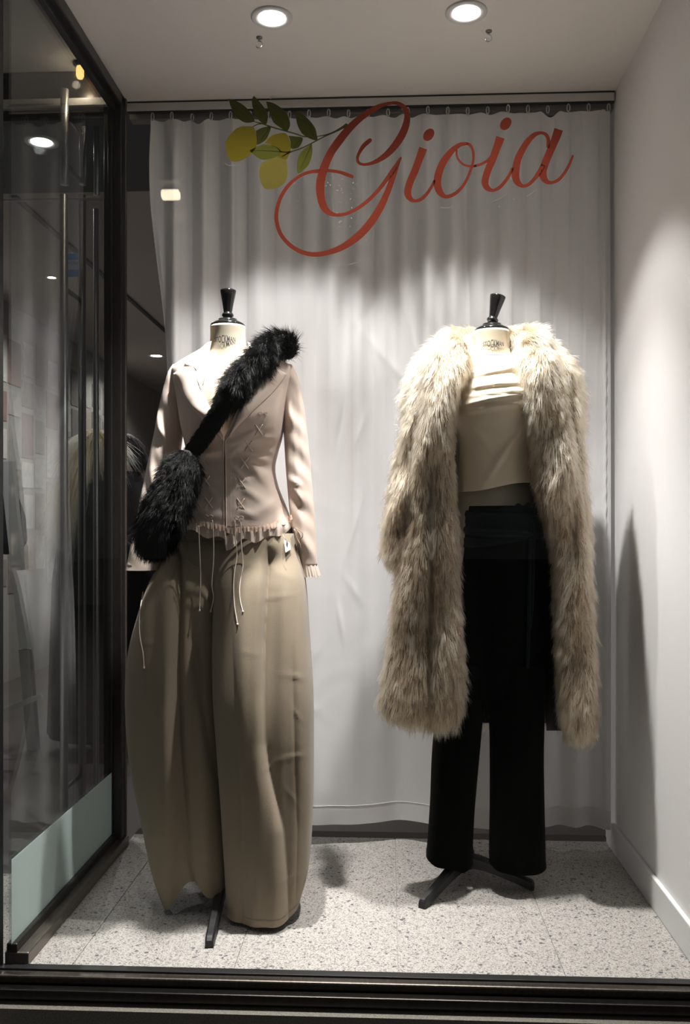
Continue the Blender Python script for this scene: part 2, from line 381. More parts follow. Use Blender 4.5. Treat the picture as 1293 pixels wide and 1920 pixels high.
box('shadow_gap', M_black, -.846, .712, 2.918, 2.938, H-.0065, H, tr)

# ------------------------------------------------------------------ dress forms
M_form = mat('cream_canvas', (.47, .415, .315), .7, bump=.25, bscale=700, sheen=.1)
M_gloss = mat('black_lacquer', (.008, .008, .008), .12, coat=.6)
M_iron = mat('black_cast_iron', (.010, .010, .010), .5, bump=.2, bscale=90)
M_print = mat('dark_print', (.05, .045, .04), .8)
PROF = [(.80, .128, .095, .0), (.88, .144, .104, .01), (.95, .140, .102, .0), (1.02, .128, .094, -.005), (1.10, .114, .086, -.005), (1.16, .108, .084, -.01),
        (1.22, .112, .090, -.010), (1.29, .122, .100, -.014), (1.34, .132, .096, -.010), (1.39, .150, .088, .0), (1.425, .150, .076, .006), (1.448, .125, .066, .01), (1.470, .092, .060, .012), (1.490, .066, .056, .012), (1.51, .0545, .0525, .010), (1.54, .0505, .0505, .008), (1.572, .0500, .0500, .006)]
def form_ring(z):
    A = np.array(PROF); return [float(np.interp(z, A[:, 0], A[:, k])) for k in (1, 2, 3)]
def dress_form(X, Y, label, feet, knob_tilt, dz):
    t = thing('dress_form', (X, Y, 0), label, 'dress form', 'dress forms in the window')
    rows = catmull(PROF, 90); th = np.linspace(0, 2*math.pi, 64, endpoint=False)
    V = np.array([[(X+a*math.cos(q), Y+o+b*math.sin(q), z+dz*smoothstep(z, 1.0, 1.5)) for q in th] for z, a, b, o in rows])
    tor = build('torso', V, grid_faces(90, 64, True, True), M_form, t)
    zt = 1.572+dz; yn = Y+.006
    V, Fc = lathe([(.0005, zt-.001), (.0485, zt-.001), (.0500, zt+.002), (.0490, zt+.006), (.034, zt+.0145), (.027, zt+.017), (.027, zt+.021), (.021, zt+.022), (.016, zt+.024), (.0005, zt+.024)], (X, yn), 48, False)
    cap = build('neck_cap', V, Fc, M_gloss, t)
    pr = [(.0005, 0), (.015, 0), (.0155, .004), (.0195, .008), (.0205, .013), (.0185, .018), (.0145, .021), (.0150, .026), (.019, .052), (.0245, .082), (.0275, .0985), (.0270, .102), (.020, .1055), (.010, .108), (.0005, .109)]
    V, Fc = lathe(pr, (0, 0), 40, False); V = np.array(V)
    ct, s_ = math.cos(knob_tilt), math.sin(knob_tilt)
    R = np.array([[ct, 0, s_], [0, 1, 0], [-s_, 0, ct]]); V = V*np.array((.84, .84, .80)) @ R.T+np.array((X, yn, zt+.023))
    build('knob', V, Fc, M_gloss, t)
    # maker's name printed round the neck
    cu = bpy.data.curves.new('lettering', 'FONT'); cu.body = 'STOCKMAN'; cu.size = 1; cu.offset = .012; cu.resolution_u = 4
    o = bpy.data.objects.new('lettering_tmp', cu); COL.objects.link(o)
    me = bpy.data.meshes.new_from_object(o.evaluated_get(bpy.context.evaluated_depsgraph_get()))
    co = np.array([v.co[:] for v in me.vertices]); fc = [tuple(p.vertices) for p in me.polygons]
    bpy.data.objects.remove(o); bpy.data.meshes.remove(me)
    mn, mx = co.min(0), co.max(0); n = (co-mn)/(mx-mn+1e-9)
    sx = (n[:, 0]-.5); tall = 1+1.0*np.exp(-((sx+.02)/.26)**2)
    s_w = .062; ang = sx*s_w/.0505; rr = .0512
    z = zt-.046+(n[:, 1]-.5)*.0120*tall
    V = np.stack([X+rr*np.sin(ang), Y+.0065-rr*np.cos(ang), z], 1)
    build('lettering', V, fc, M_print, tor, False)
    # pole, hub and three splayed iron feet
    hx, hy = feet[0]; MB().tube([(hx, hy, .06), (X, Y, .9)], .0125, 20).out('pole', M_iron, t)
    V, Fc = lathe([(.0005, .115), (.017, .115), (.021, .10), (.026, .075), (.030, .055), (.026, .042), (.0005, .040)], (hx, hy), 32, False); build('hub', V, Fc, M_iron, t)
    for fx, fy in feet[1:]:
        d = np.array((fx-hx, fy-hy)); L = np.linalg.norm(d); d /= L; pn = np.array((-d[1], d[0]))
        prof = [(0.0, .018, .046, .082), (.3, .016, .040, .072), (.6, .0135, .024, .052), (.88, .0115, .006, .032), (.97, .011, .0, .026), (1.0, .010, .0, .018)]
        V = []
        for q, wd, za, zb in catmull(prof, 16):
            b = np.array((hx, hy))+d*L*q
            for sx_, z_ in ((-1, za), (1, za), (1.0, zb-.006), (.6, zb), (-.6, zb), (-1.0, zb-.006)):
                V.append((b[0]+pn[0]*wd*sx_, b[1]+pn[1]*wd*sx_, max(z_, 0)))
        build('foot', V, grid_faces(16, 6, True, True), M_iron, t, False)
    return t
LX, LY = wx(426, 2.60), 2.60
RX, RY = wx(922, 2.665), 2.665
def floor_pt(u, v):
    d = CH*F/(v-HV); return ((u-CU)/F*d*CA-d*SA, (u-CU)/F*d*SA+d*CA)
dress_form(LX, LY, 'cream dress form wearing the peach laced jacket, upright black neck knob', [(LX, LY), floor_pt(392, 1778), (LX-.20, LY+.14), (LX+.19, LY+.15)], .02, .025)
hub = floor_pt(873, 1652)
dress_form(RX, RY, 'cream dress form wearing the long fur coat, tilted black neck knob', [hub, floor_pt(790, 1704), floor_pt(1001, 1668), (hub[0]-.03, hub[1]+.22)], .22, .018)

# ------------------------------------------------------------------ cloth lofts given by their outline
class Loft:
    """a garment body: rows (v, uL, uR, Ycentre, half depth)"""
    def __init__(s, rows, m=120, p=1.0):
        R = catmull(rows, m); s.disp = None; s.m = m; s.R = R; s.p = p
        s.v = R[:, 0]; s.Y = R[:, 3]; s.b = R[:, 4]
        s.xl = np.array([wx(u, y) for u, y in zip(R[:, 1], R[:, 3])]); s.xr = np.array([wx(u, y) for u, y in zip(R[:, 2], R[:, 3])])
        s.xc = (s.xl+s.xr)/2; s.a = (s.xr-s.xl)/2
        s.z = np.array([CH+(HV-v)/F*zc_of(x, y) for v, x, y in zip(s.v, s.xc, s.Y)])
    def at(s, z):
        zz = s.z[::-1]
        return [float(np.interp(z, zz, k[::-1])) for k in (s.xc, s.a, s.Y, s.b)]
    def front(s, u, v, off=0.0):
        Y = float(np.mean(s.Y))
        for _ in range(8):
            p = P(u, v, Y); xc, a, yc, b = s.at(p[2]); c = np.clip((p[0]-xc)/a, -.985, .985)
            Y = yc-b*math.sqrt(1-c*c)**s.p-off
            if s.disp is not None: Y += float(s.disp(np.array([u], float), np.array([v], float), np.array([math.sqrt(1-c*c)]))[0])
        return np.array(P(u, v, Y))
    def grid(s, n=160, disp=None, th0=None, th1=None, hem=None):
        V = np.zeros((s.m, n, 3))
        for i in range(s.m):
            if th0 is None: th = np.linspace(0, 2*math.pi, n, endpoint=False)
            else: th = np.linspace(th0[i], th1[i], n)
            X = s.xc[i]+s.a[i]*np.cos(th); sn = np.sin(th)
            Y = s.Y[i]-s.b[i]*np.sign(sn)*np.abs(sn)**s.p
            Z = np.full(n, s.z[i])
            if disp is not None:
                zc = -X*SA+Y*CA; uu = CU+F*(X*CA+Y*SA)/zc; vv = HV-F*(Z-CH)/zc
                Y = Y+disp(uu, vv, sn)
            if hem is not None:
                zc = -X*SA+Y*CA; uu = CU+F*(X*CA+Y*SA)/zc
                Z = Z+hem(uu, sn)*smoothstep(i/(s.m-1), .75, 1.0)
            V[i] = np.stack([X, Y, Z], 1)
        return V
def crease(u, uf, A, wd, side=1):
    """a pressed fold: sharp on one side of the line, easing out on the other"""
    d = (u-uf)*side
    return A*np.where(d > 0, np.exp(-d/wd), np.exp(d/6.0))
def ruck(u, v, cu, cv, ang, L, wd, A):
    dx, dy = u-cu, v-cv; p = dx*math.cos(ang)+dy*math.sin(ang); n = -dx*math.sin(ang)+dy*math.cos(ang)
    return -A*np.exp(-(p/L)**2-(n/wd)**2)
def ipath(v, pts):
    P_ = np.array(pts, float); return np.interp(v, P_[:, 0], P_[:, 1])

M_linen = mat('beige_linen', (.285, .228, .158), .85, bump=.35, bscale=900, var=.06, vscale=300, sheen=.15, stretch=(1, 1, .5))
M_peach = mat('peach_cotton', (.82, .665, .565), .6, bump=.12, bscale=700, sheen=.25, transl=.10)
M_peach2 = mat('peach_ruffle_cotton', (.78, .66, .56), .7, bump=.2, bscale=400, transl=.2)
M_lace = mat('peach_lace', (.74, .54, .42), .8, bump=.6, bscale=300)
M_cord = mat('pale_cord', (.84, .72, .62), .6)
M_zip = mat('dark_zip', (.20, .13, .11), .5)

# --- wide beige trousers
LEGS = []
def wide_trousers():
    t = thing('wide_trousers', (LX, LY, .02), 'wide beige linen trousers with deep pleats on the dress form', 'trousers')
    legR = Loft([(1000, 412, 556, 2.585, .105), (1040, 410, 563, 2.56, .112), (1100, 405, 573, 2.525, .134), (1200, 402, 580, 2.49, .146), (1300, 403, 586, 2.46, .145), (1400, 410, 587, 2.44, .14), (1500, 417, 586, 2.425, .135), (1600, 423, 581, 2.41, .13), (1660, 426, 573, 2.40, .122), (1704, 428, 560, 2.39, .115)], 170, .66)
    f1 = [(1000, 500), (1040, 501), (1100, 497), (1200, 492), (1300, 491), (1400, 495), (1450, 503), (1500, 515), (1560, 530), (1650, 537), (1750, 541)]
    f0 = [(1000, 428), (1140, 432), (1300, 440), (1500, 450), (1750, 452)]
    LEGS[:] = [legR]
    def dR(u, v, sn):
        fr = np.clip(sn, 0, 1)**.5
        k = smoothstep(v, 1015, 1060)
        d = crease(u, ipath(v, f1), .044, 28, 1)*k*(1-.45*smoothstep(v, 1180, 1400))
        d += crease(u, ipath(v, f0), .008, 20, -1)*smoothstep(v, 1100, 1300)
        d += .007*np.sin((u-ipath(v, f1))/19)*smoothstep(v, 1080, 1300)+.006*np.sin(u/33+v/260)+.0022*np.sin(u/6.1+v/210)*smoothstep(v, 1050, 1150)
        d += crease(u, ipath(v, [(1000, 548), (1300, 548), (1420, 552), (1560, 556), (1750, 552)]), .010, 16, 1)*smoothstep(v, 1180, 1320)
        for c in ((560, 1270, .10, 28, 4, .006), (556, 1420, -.25, 30, 4, .006), (470, 1225, .2, 16, 3, .003), (520, 1120, -.15, 34, 4, .004), (500, 1443, -.5, 10, 3, .004), (535, 1080, .3, 30, 8, .004), (556, 1340, .8, 16, 3, .004), (548, 1500, .9, 24, 4, .005), (470, 1060, .0, 20, 6, .003), (545, 1650, -.3, 20, 4, .004)):
            d += .42*ruck(u, v, *c)
        return d*fr
    def hemR(u, sn): return .022*smoothstep(u, 520, 575)+.012*(sn < 0)-.002*np.sin(u/14)
    V = legR.grid(260, dR, hem=hemR); lr = build('trouser_leg', V, grid_faces(170, 260), M_linen, t)
    W = V[-7:].copy(); W[:, :, :2] = legR.xc.mean()*0+W[:, :, :2]; c = W.mean(1, keepdims=True); W[:, :, :2] = c[:, :, :2]+(W[:, :, :2]-c[:, :, :2])*1.008
    build('hem', W, grid_faces(7, 260), M_linen, lr)
    legL = Loft([(1000, 336, 432, 2.615, .10), (1045, 312, 430, 2.595, .112), (1090, 286, 428, 2.57, .132), (1150, 266, 426, 2.55, .145), (1220, 248, 424, 2.535, .15), (1300, 242, 424, 2.525, .15), (1400, 248, 428, 2.51, .15), (1500, 266, 432, 2.495, .145), (1590, 284, 434, 2.475, .13), (1640, 297, 432, 2.465, .12), (1668, 310, 430, 2.455, .11)], 170, .66)
    g1 = [(1000, 334), (1100, 334), (1250, 330), (1400, 331), (1550, 345), (1700, 362)]
    g2 = [(1000, 352), (1150, 352), (1250, 362), (1350, 378), (1430, 395), (1520, 416), (1700, 430)]
    LEGS.append(legL)
    def dL(u, v, sn):
        fr = np.clip(sn, 0, 1)**.5
        d = crease(u, ipath(v, g1), .042, 16, 1)*smoothstep(v, 1015, 1050)*(1-.6*smoothstep(v, 1350, 1650))
        d += crease(u, ipath(v, g2), .030, 34, 1)*smoothstep(v, 1120, 1260)
        d += crease(u, ipath(v, [(1000, 392), (1150, 398), (1300, 404), (1700, 420)]), .012, 15, 1)*(1-smoothstep(v, 1250, 1450))
        d += .008*np.sin((u-300)/24+v/300)*smoothstep(v, 1100, 1300)+.004*np.sin(u/11+v/190)+.002*np.sin(u/5.7-v/230)
        for c in ((272, 1205, .05, 40, 3, .004), (275, 1440, .15, 26, 4, .006), (292, 1390, -.8, 18, 3, .005), (262, 1330, .9, 20, 4, .004), (300, 1560, .4, 24, 5, .005), (380, 1600, .2, 30, 6, .005), (310, 1120, -1.2, 40, 9, .006)):
            d += .42*ruck(u, v, *c)
        return d*fr
    def hemL(u, sn): return np.where(sn > 0, .060*np.exp(-((u-358)/26)**2)+.030*smoothstep(u, 380, 430)-.022*np.exp(-((u-312)/12)**2), .045)
    V = legL.grid(240, dL, hem=hemL); ll = build('trouser_leg', V, grid_faces(170, 240), M_linen, t)
    W = V[-7:].copy(); c = W.mean(1, keepdims=True); W[:, :, :2] = c[:, :, :2]+(W[:, :, :2]-c[:, :, :2])*1.008
    build('hem', W, grid_faces(7, 240), M_linen, ll)
    yk = Loft([(990, 345, 548, 2.595, .100), (1050, 345, 540, 2.575, .104), (1100, 355, 520, 2.56, .098), (1160, 375, 480, 2.55, .060)], 30, .5)
    build('yoke', yk.grid(90), grid_faces(30, 90), M_linen, t)
    wb = Loft([(972, 345, 530, 2.595, .118), (990, 340, 545, 2.595, .122), (1012, 333, 556, 2.595, .126)], 12)
    build('waistband', wb.grid(120), grid_faces(12, 120), M_linen, t)
    # paper tag with a little dark emblem, and a tie of narrow cord ends at the hip
    c = [legR.front(u, v, .004) for u, v in ((532, 1012), (543, 1018), (545, 1030), (535, 1036))]
    tg = build('price_tag', c+[p+np.array((0, .0006, 0)) for p in c], [(0, 1, 2, 3), (7, 6, 5, 4), (0, 4, 5, 1), (1, 5, 6, 2), (2, 6, 7, 3), (3, 7, 4, 0)], mat('white_card', (.78, .76, .73), .6), t, False)
    e = [legR.front(u, v, .0055) for u, v in ((537.5, 1013), (540, 1019), (538.6, 1026), (536, 1020))]
    build('emblem', e, [(0, 1, 2, 3)], mat('ink', (.03, .03, .035), .7), tg, False)
    MB().tube([P(530, 1003, 2.465), P(533, 1008, 2.46), P(536, 1013, 2.458)], .0006, 6).out('tag_thread', M_cord, tg)
    for k, pts in enumerate(([(553, 990), (561, 1000), (563, 1012), (560, 1022)], [(552, 992), (556, 1008), (562, 1020), (563, 1030)], [(551, 992), (552, 1006), (554, 1018), (558, 1032)], [(554, 990), (566, 998), (567, 1006), (564, 1010)])):
        pp = catmull([P(u, v, 2.53-.006*k) for u, v in pts], 14); V, Fc = tube_mesh(pp, np.linspace(.0045, .0028, 14), 8, True, np.linspace(.0012, .001, 14)); build('tie_end', V, Fc, M_linen, t)
    return t
wide_trousers()

# --- peach jacket
jac = Loft([(648, 388, 470, 2.612, 0.066), (658, 376, 484, 2.61, 0.07), (670, 354, 508, 2.607, 0.077), (680, 336, 532, 2.604, 0.078), (690, 325, 545, 2.601, 0.084), (705, 324, 546, 2.595, 0.09), (730, 330, 540, 2.588, 0.106), (760, 336, 535, 2.58, 0.127), (790, 341, 531, 2.577, 0.142), (820, 347, 527, 2.582, 0.128), (850, 353, 519, 2.59, 0.11), (880, 357, 514, 2.595, 0.104), (915, 353, 521, 2.595, 0.112), (950, 344, 535, 2.595, 0.124), (990, 330, 549, 2.595, 0.138)], 150, .85)
def jacket():
    t = thing('jacket', (LX, LY, 1.0), 'peach cotton jacket with corset lacing, lapels and ruffled hem', 'jacket')
    vl = [(648, 394), (670, 391), (700, 382), (725, 377), (750, 382), (770, 390), (800, 405), (820, 417), (826, 419.5), (1000, 421)]
    vr = [(648, 466), (670, 472), (700, 474), (725, 468), (757, 455), (777, 446), (800, 436), (820, 426), (826, 421.5), (1000, 423)]
    th0, th1 = [], []
    for i in range(jac.m):
        v = jac.v[i]; a = []
        for pts in (vr, vl):
            u = ipath(v, pts); p = jac.front(u, v); a.append(math.acos(float(np.clip((p[0]-jac.xc[i])/jac.a[i], -.97, .97))))
        th0.append(a[0]); th1.append(a[1]-2*math.pi)
    def dJ(u, v, sn):
        fr = np.clip(sn*1.4, 0, 1); d = np.zeros_like(u)
        for c in ((475, 812, -.35, 34, 6, .006), (465, 826, -.15, 34, 5, .005), (505, 822, .1, 16, 5, .005), (505, 846, .1, 16, 5, .005), (470, 856, .35, 40, 7, .008), (490, 885, .55, 46, 9, .009), (500, 905, .75, 46, 9, .007), (395, 850, -.2, 24, 5, .004), (380, 895, .5, 26, 8, .005), (372, 960, -.5, 40, 8, .008), (470, 925, .6, 30, 8, .006), (505, 950, -.5, 40, 10, .008), (400, 965, .2, 26, 8, .004), (462, 962, .3, 18, 7, .006), (497, 862, .25, 16, 5, .005), (440, 845, -.6, 18, 5, .004), (390, 915, .9, 24, 6, .004), (450, 890, .8, 20, 5, .004)):
            d += ruck(u, v, *c)
        for (uu, vv) in LACE: d += .004*np.exp(-((u-uu)/7)**2-((v-vv)/12)**2)
        d += .0025*np.sin(v/6.5+u/21)*smoothstep(v, 800, 830)*(1-smoothstep(v, 885, 910))
        return d*fr
    jac.disp = dJ
    V = jac.grid(300, dJ, th0, th1); body = build('body', V, grid_faces(jac.m, 300, False), M_peach, t)
    so = body.modifiers.new('cloth', 'SOLIDIFY'); so.thickness = .0018; so.offset = -1
    # front edge facings and zip
    for pts, nm in ((vl, 'front_edge'), (vr, 'front_edge')):
        pp = [jac.front(ipath(v, pts)+(1.2 if pts is vr else -1.2), v, .0022) for v in np.linspace(800, 1000, 60)]
        V, Fc = tube_mesh(pp, .0028, 8, True, .0014); build(nm, V, Fc, M_peach, t)
    pp = [jac.front(421.4, v, -.002) for v in np.linspace(826, 1004, 40)]
    V, Fc = tube_mesh(pp, .0022, 8, True, .0022); build('zip', V, Fc, M_zip, t)
    pp = [jac.front(432, v, .0015) for v in np.linspace(828, 996, 40)]; MB().tube(pp, .0007, 6).out('seam', M_cord, t)
    for us in ([(875, 492), (900, 482), (930, 481), (990, 481)], [(700, 530), (760, 522), (830, 510), (860, 500)], [(850, 500), (890, 492), (990, 500)]):
        pp = [jac.front(ipath(v, us), v, .0006) for v in np.linspace(us[0][0], us[-1][0], 40)]; MB().tube(pp, .0006, 6).out('seam', M_cord, t)
    # lapels and collar: draped between two rails
    def drape(name, A, B, offs, n=40, m=14, curl=.006, par=None):
        A = catmull(A, n); B = catmull(B, n) if len(B) > 2 else np.linspace(B[0], B[1], n)
        V = np.zeros((n, m, 3))
        for j in range(m):
            s_ = j/(m-1); o_ = offs[0]+(offs[1]-offs[0])*s_+curl*math.sin(math.pi*min(1, s_*1.0))
            for i in range(n):
                uv = A[i]*(1-s_)+B[i]*s_; V[i, j] = jac.front(uv[0], uv[1], o_)
        o = build(name, V, grid_faces(n, m, False), M_peach, par or t)
        k = o.modifiers.new('cloth', 'SOLIDIFY'); k.thickness = .0028; k.offset = 0
        return o
    drape('lapel', [(364, 688), (371, 712), (378, 740), (387, 768), (402, 800), (417, 822)], [(344, 688), (330, 698), (326, 704), (338, 730), (354, 760), (388, 795), (416, 824)], (.007, .004), curl=.004)
    drape('lapel', [(484, 690), (478, 715), (464, 745), (452, 766), (440, 794), (429, 818)], [(510, 690), (533, 699), (535, 705), (510, 737), (474, 770), (442, 803), (430, 820)], (.007, .004), curl=.004)
    drape('collar', [(396, 640), (392, 662), (387, 690), (381, 715), (376, 731)], [(376, 656), (356, 672), (346, 683), (361, 683), (366, 700)], (.008, .004), curl=.003)
    drape('collar', [(464, 641), (470, 660), (476, 685), (478, 702)], [(484, 655), (505, 672), (516, 682), (499, 687), (488, 694)], (.008, .004), curl=.003)
    # collar stand behind the neck
    th = np.linspace(-.25, math.pi+.25, 50); V = []
    for q, zz, rr in ((0, 1.510, .072), (1, 1.532, .067), (2, 1.548, .066)):
        V.append([(LX+rr*math.cos(a), LY+.012+rr*math.sin(a)*.95, zz-.012*max(0, -math.sin(a))*4) for a in th])
    cs = build('collar_stand', V, grid_faces(3, 50, False), M_peach, t); k = cs.modifiers.new('cloth', 'SOLIDIFY'); k.thickness = .004
    # lacing crosses, each of two cords, with little knots
    for (u, v) in LACE[:]:
        for sgn in (-1, 1):
            a = [jac.front(u-7*sgn, v-10, .002), jac.front(u, v, .006+.002*(sgn > 0)), jac.front(u+7*sgn, v+10, .002)]
            MB().tube(catmull(a, 10), .0018, 8).out('lacing_cord', M_cord, t)
    for (u, v) in ((391, 970), (448, 972), (493, 776)):
        for dx in (-9, 8):
            a = [jac.front(u, v, .004), jac.front(u+dx*.5, v-4, .007), jac.front(u+dx, v-1, .005), jac.front(u+dx*.4, v+3, .006)]
            MB().tube(catmull(a, 14), .0013, 8).out('bow_loop', M_cord, t)
    def hang(pts, y0):
        pp = catmull([np.array(P(u, v, min(y0, LEGS[0 if u > 415 else 1].front(u, max(v, 1003), .007)[1] if v > 1000 else y0))) for i, (u, v) in enumerate(pts)], 40)
        MB().tube(pp, .0014, 8).out('drawstring', M_cord, t)
        MB().tube([pp[-1]+np.array((0, 0, .003)), pp[-1]-np.array((0, 0, .003))], .0024, 8).out('knot', M_cord, t)
    y = float(jac.front(430, 985, .012)[1])-.012
    hang([(372, 985), (374, 1030), (376, 1080), (375, 1120), (374, 1145)], y+.006); hang([(398, 975), (400, 1010), (400, 1050), (397, 1095), (400, 1120), (395, 1146)], y)
    hang([(440, 976), (441, 1010), (444, 1040), (438, 1085), (439, 1130), (445, 1171)], y-.002); hang([(451, 978), (452, 1020), (455, 1060), (449, 1100), (450, 1125), (455, 1147)], y)
    hang([(268, 1110), (262, 1150), (262, 1190), (268, 1225), (270, 1252)], 2.60)
    # ruffle below the hem, in two layers
    def ruffle(name, lowpts, h, amp, freq, mt, off, seed, u0=330, u1=549):
        n = 420; rows = 7; V = np.zeros((rows, n, 3)); rs = np.random.default_rng(seed); ph = np.cumsum(rs.uniform(.5, 1.5, n))*freq
        us = np.linspace(u0, u1, n)
        rag = np.interp(np.arange(n), np.arange(0, n+12, 12), rs.uniform(.25, 1.5, len(np.arange(0, n+12, 12)))); keepd = jac.disp; jac.disp = None
        for j in range(rows):
            s_ = j/(rows-1)
            for i, u in enumerate(us):
                v = ipath(u, lowpts)-h+h*s_*(1+.15*math.sin(ph[i]*.37))
                p = jac.front(min(max(u, 333), 546), min(v, 989), off)
                q = P(u, v, p[1]-.007-amp*rag[i]*s_**.8*(1+math.sin(ph[i]))*.5+.3*amp*s_*math.sin(ph[i]*.43)); V[j, i] = q
        jac.disp = keepd
        o = build(name, V, grid_faces(rows, n, False), mt, t); return o
    low = [(330, 1004), (350, 992), (372, 1002), (400, 1008), (421, 1012), (424, 1032), (436, 1024), (455, 1014), (480, 1014), (505, 1009), (525, 1001), (540, 996), (549, 990)]
    ruffle('ruffle', low, 26, .011, .19, M_peach2, .003, 3)
    low2 = [(a, b-16) for a, b in low]
    low2[5] = (424, 1000); low2[6] = (436, 1000)
    ruffle('lace_trim', low2, 11, .0035, .45, M_lace, .006, 5)
    # sleeves
    def sleeve(rows, ys, wr, n=90, cuff=True, seed=1):
        R = catmull(rows, n); ctr = np.array([P((a+b)/2, v, y) for (v, a, b), y in zip(R, np.interp(np.linspace(0, 1, n), np.linspace(0, 1, len(ys)), ys))])
        rad = np.array([(b-a)/2*zc_of(c[0], c[1])/F for (v, a, b), c in zip(R, ctr)])
        th = np.linspace(0, 2*math.pi, 64, endpoint=False); V = np.zeros((n, 64, 3))
        for i in range(n):
            v = R[i, 0]; dep = rad[i]*1.15
            X = ctr[i, 0]+rad[i]*np.cos(th); Y = ctr[i, 1]-dep*np.sin(th); Z = np.full(64, ctr[i, 2])
            uu = (R[i, 1]+R[i, 2])/2+(R[i, 2]-R[i, 1])/2*np.cos(th); d = np.zeros(64)
            for c in wr: d += ruck(uu, np.full(64, v), *c)
            d += .0025*np.sin(v/17+th*2+seed)+.002*np.sin(v/7.3+th*3+seed)
            Y += .6*d*np.clip(np.sin(th)+.3, 0, 1)
            V[i] = np.stack([X, Y, Z], 1)
        o = build('sleeve', V, grid_faces(n, 64), M_peach, t)
        k = o.modifiers.new('cloth', 'SOLIDIFY'); k.thickness = .0018
        return o, V
    s1, V1 = sleeve([(684, 324, 346), (700, 315, 352), (730, 306, 352), (770, 297, 348), (820, 288, 342), (870, 277, 335), (920, 267, 327), (970, 257, 318), (1020, 247, 306), (1062, 238, 295)], [2.605, 2.605, 2.60, 2.59, 2.58, 2.565, 2.545, 2.525], [(305, 800, 1.2, 40, 7, .010), (325, 770, 1.5, 30, 6, .009), (290, 880, 1.45, 60, 6, .010), (318, 820, .7, 26, 7, .008), (275, 960, 1.4, 50, 8, .008), (298, 930, 1.5, 60, 5, .007)], seed=2)
    W = V1[-12:].copy(); c = W.mean(1, keepdims=True); W = c+(W-c)*1.06; W[:, :, 2] -= .010; build('cuff', W, grid_faces(12, 64), M_peach2, s1)
    s2, V2 = sleeve([(684, 526, 547), (700, 524, 556), (730, 524, 564), (770, 527, 571), (820, 532, 577), (870, 535, 582), (920, 539, 586), (970, 544, 590), (1020, 551, 593), (1060, 560, 595)], [2.605, 2.605, 2.60, 2.595, 2.59, 2.58, 2.57, 2.56], [(552, 820, 1.5, 60, 6, .010), (541, 760, 1.3, 34, 6, .009), (556, 905, .6, 14, 5, .010), (562, 930, 1.1, 20, 5, .008), (572, 860, 1.5, 60, 5, .006), (570, 1000, 1.4, 40, 8, .006)], seed=5)
    n = 64; W = np.zeros((6, n*4, 3)); base = V2[-1]; c = base.mean(0)
    for j in range(6):
        for i in range(n*4):
            b = base[(i//4) % n]*(1-(i % 4)/4)+base[(i//4+1) % n]*((i % 4)/4); d = b-c; k = 1+.02*j+.05*j/5*math.sin(i*.55)
            W[j, i] = c+d*k+np.array((.0012*j, 0, -.0062*j+.002*math.sin(i*.3)))
    build('cuff', W, grid_faces(6, n*4), M_peach2, s2)
    return t
LACE = [(485, 806), (466, 836), (458, 868), (453, 906), (451, 945), (380, 864), (386, 902), (391, 943)]
jacket()

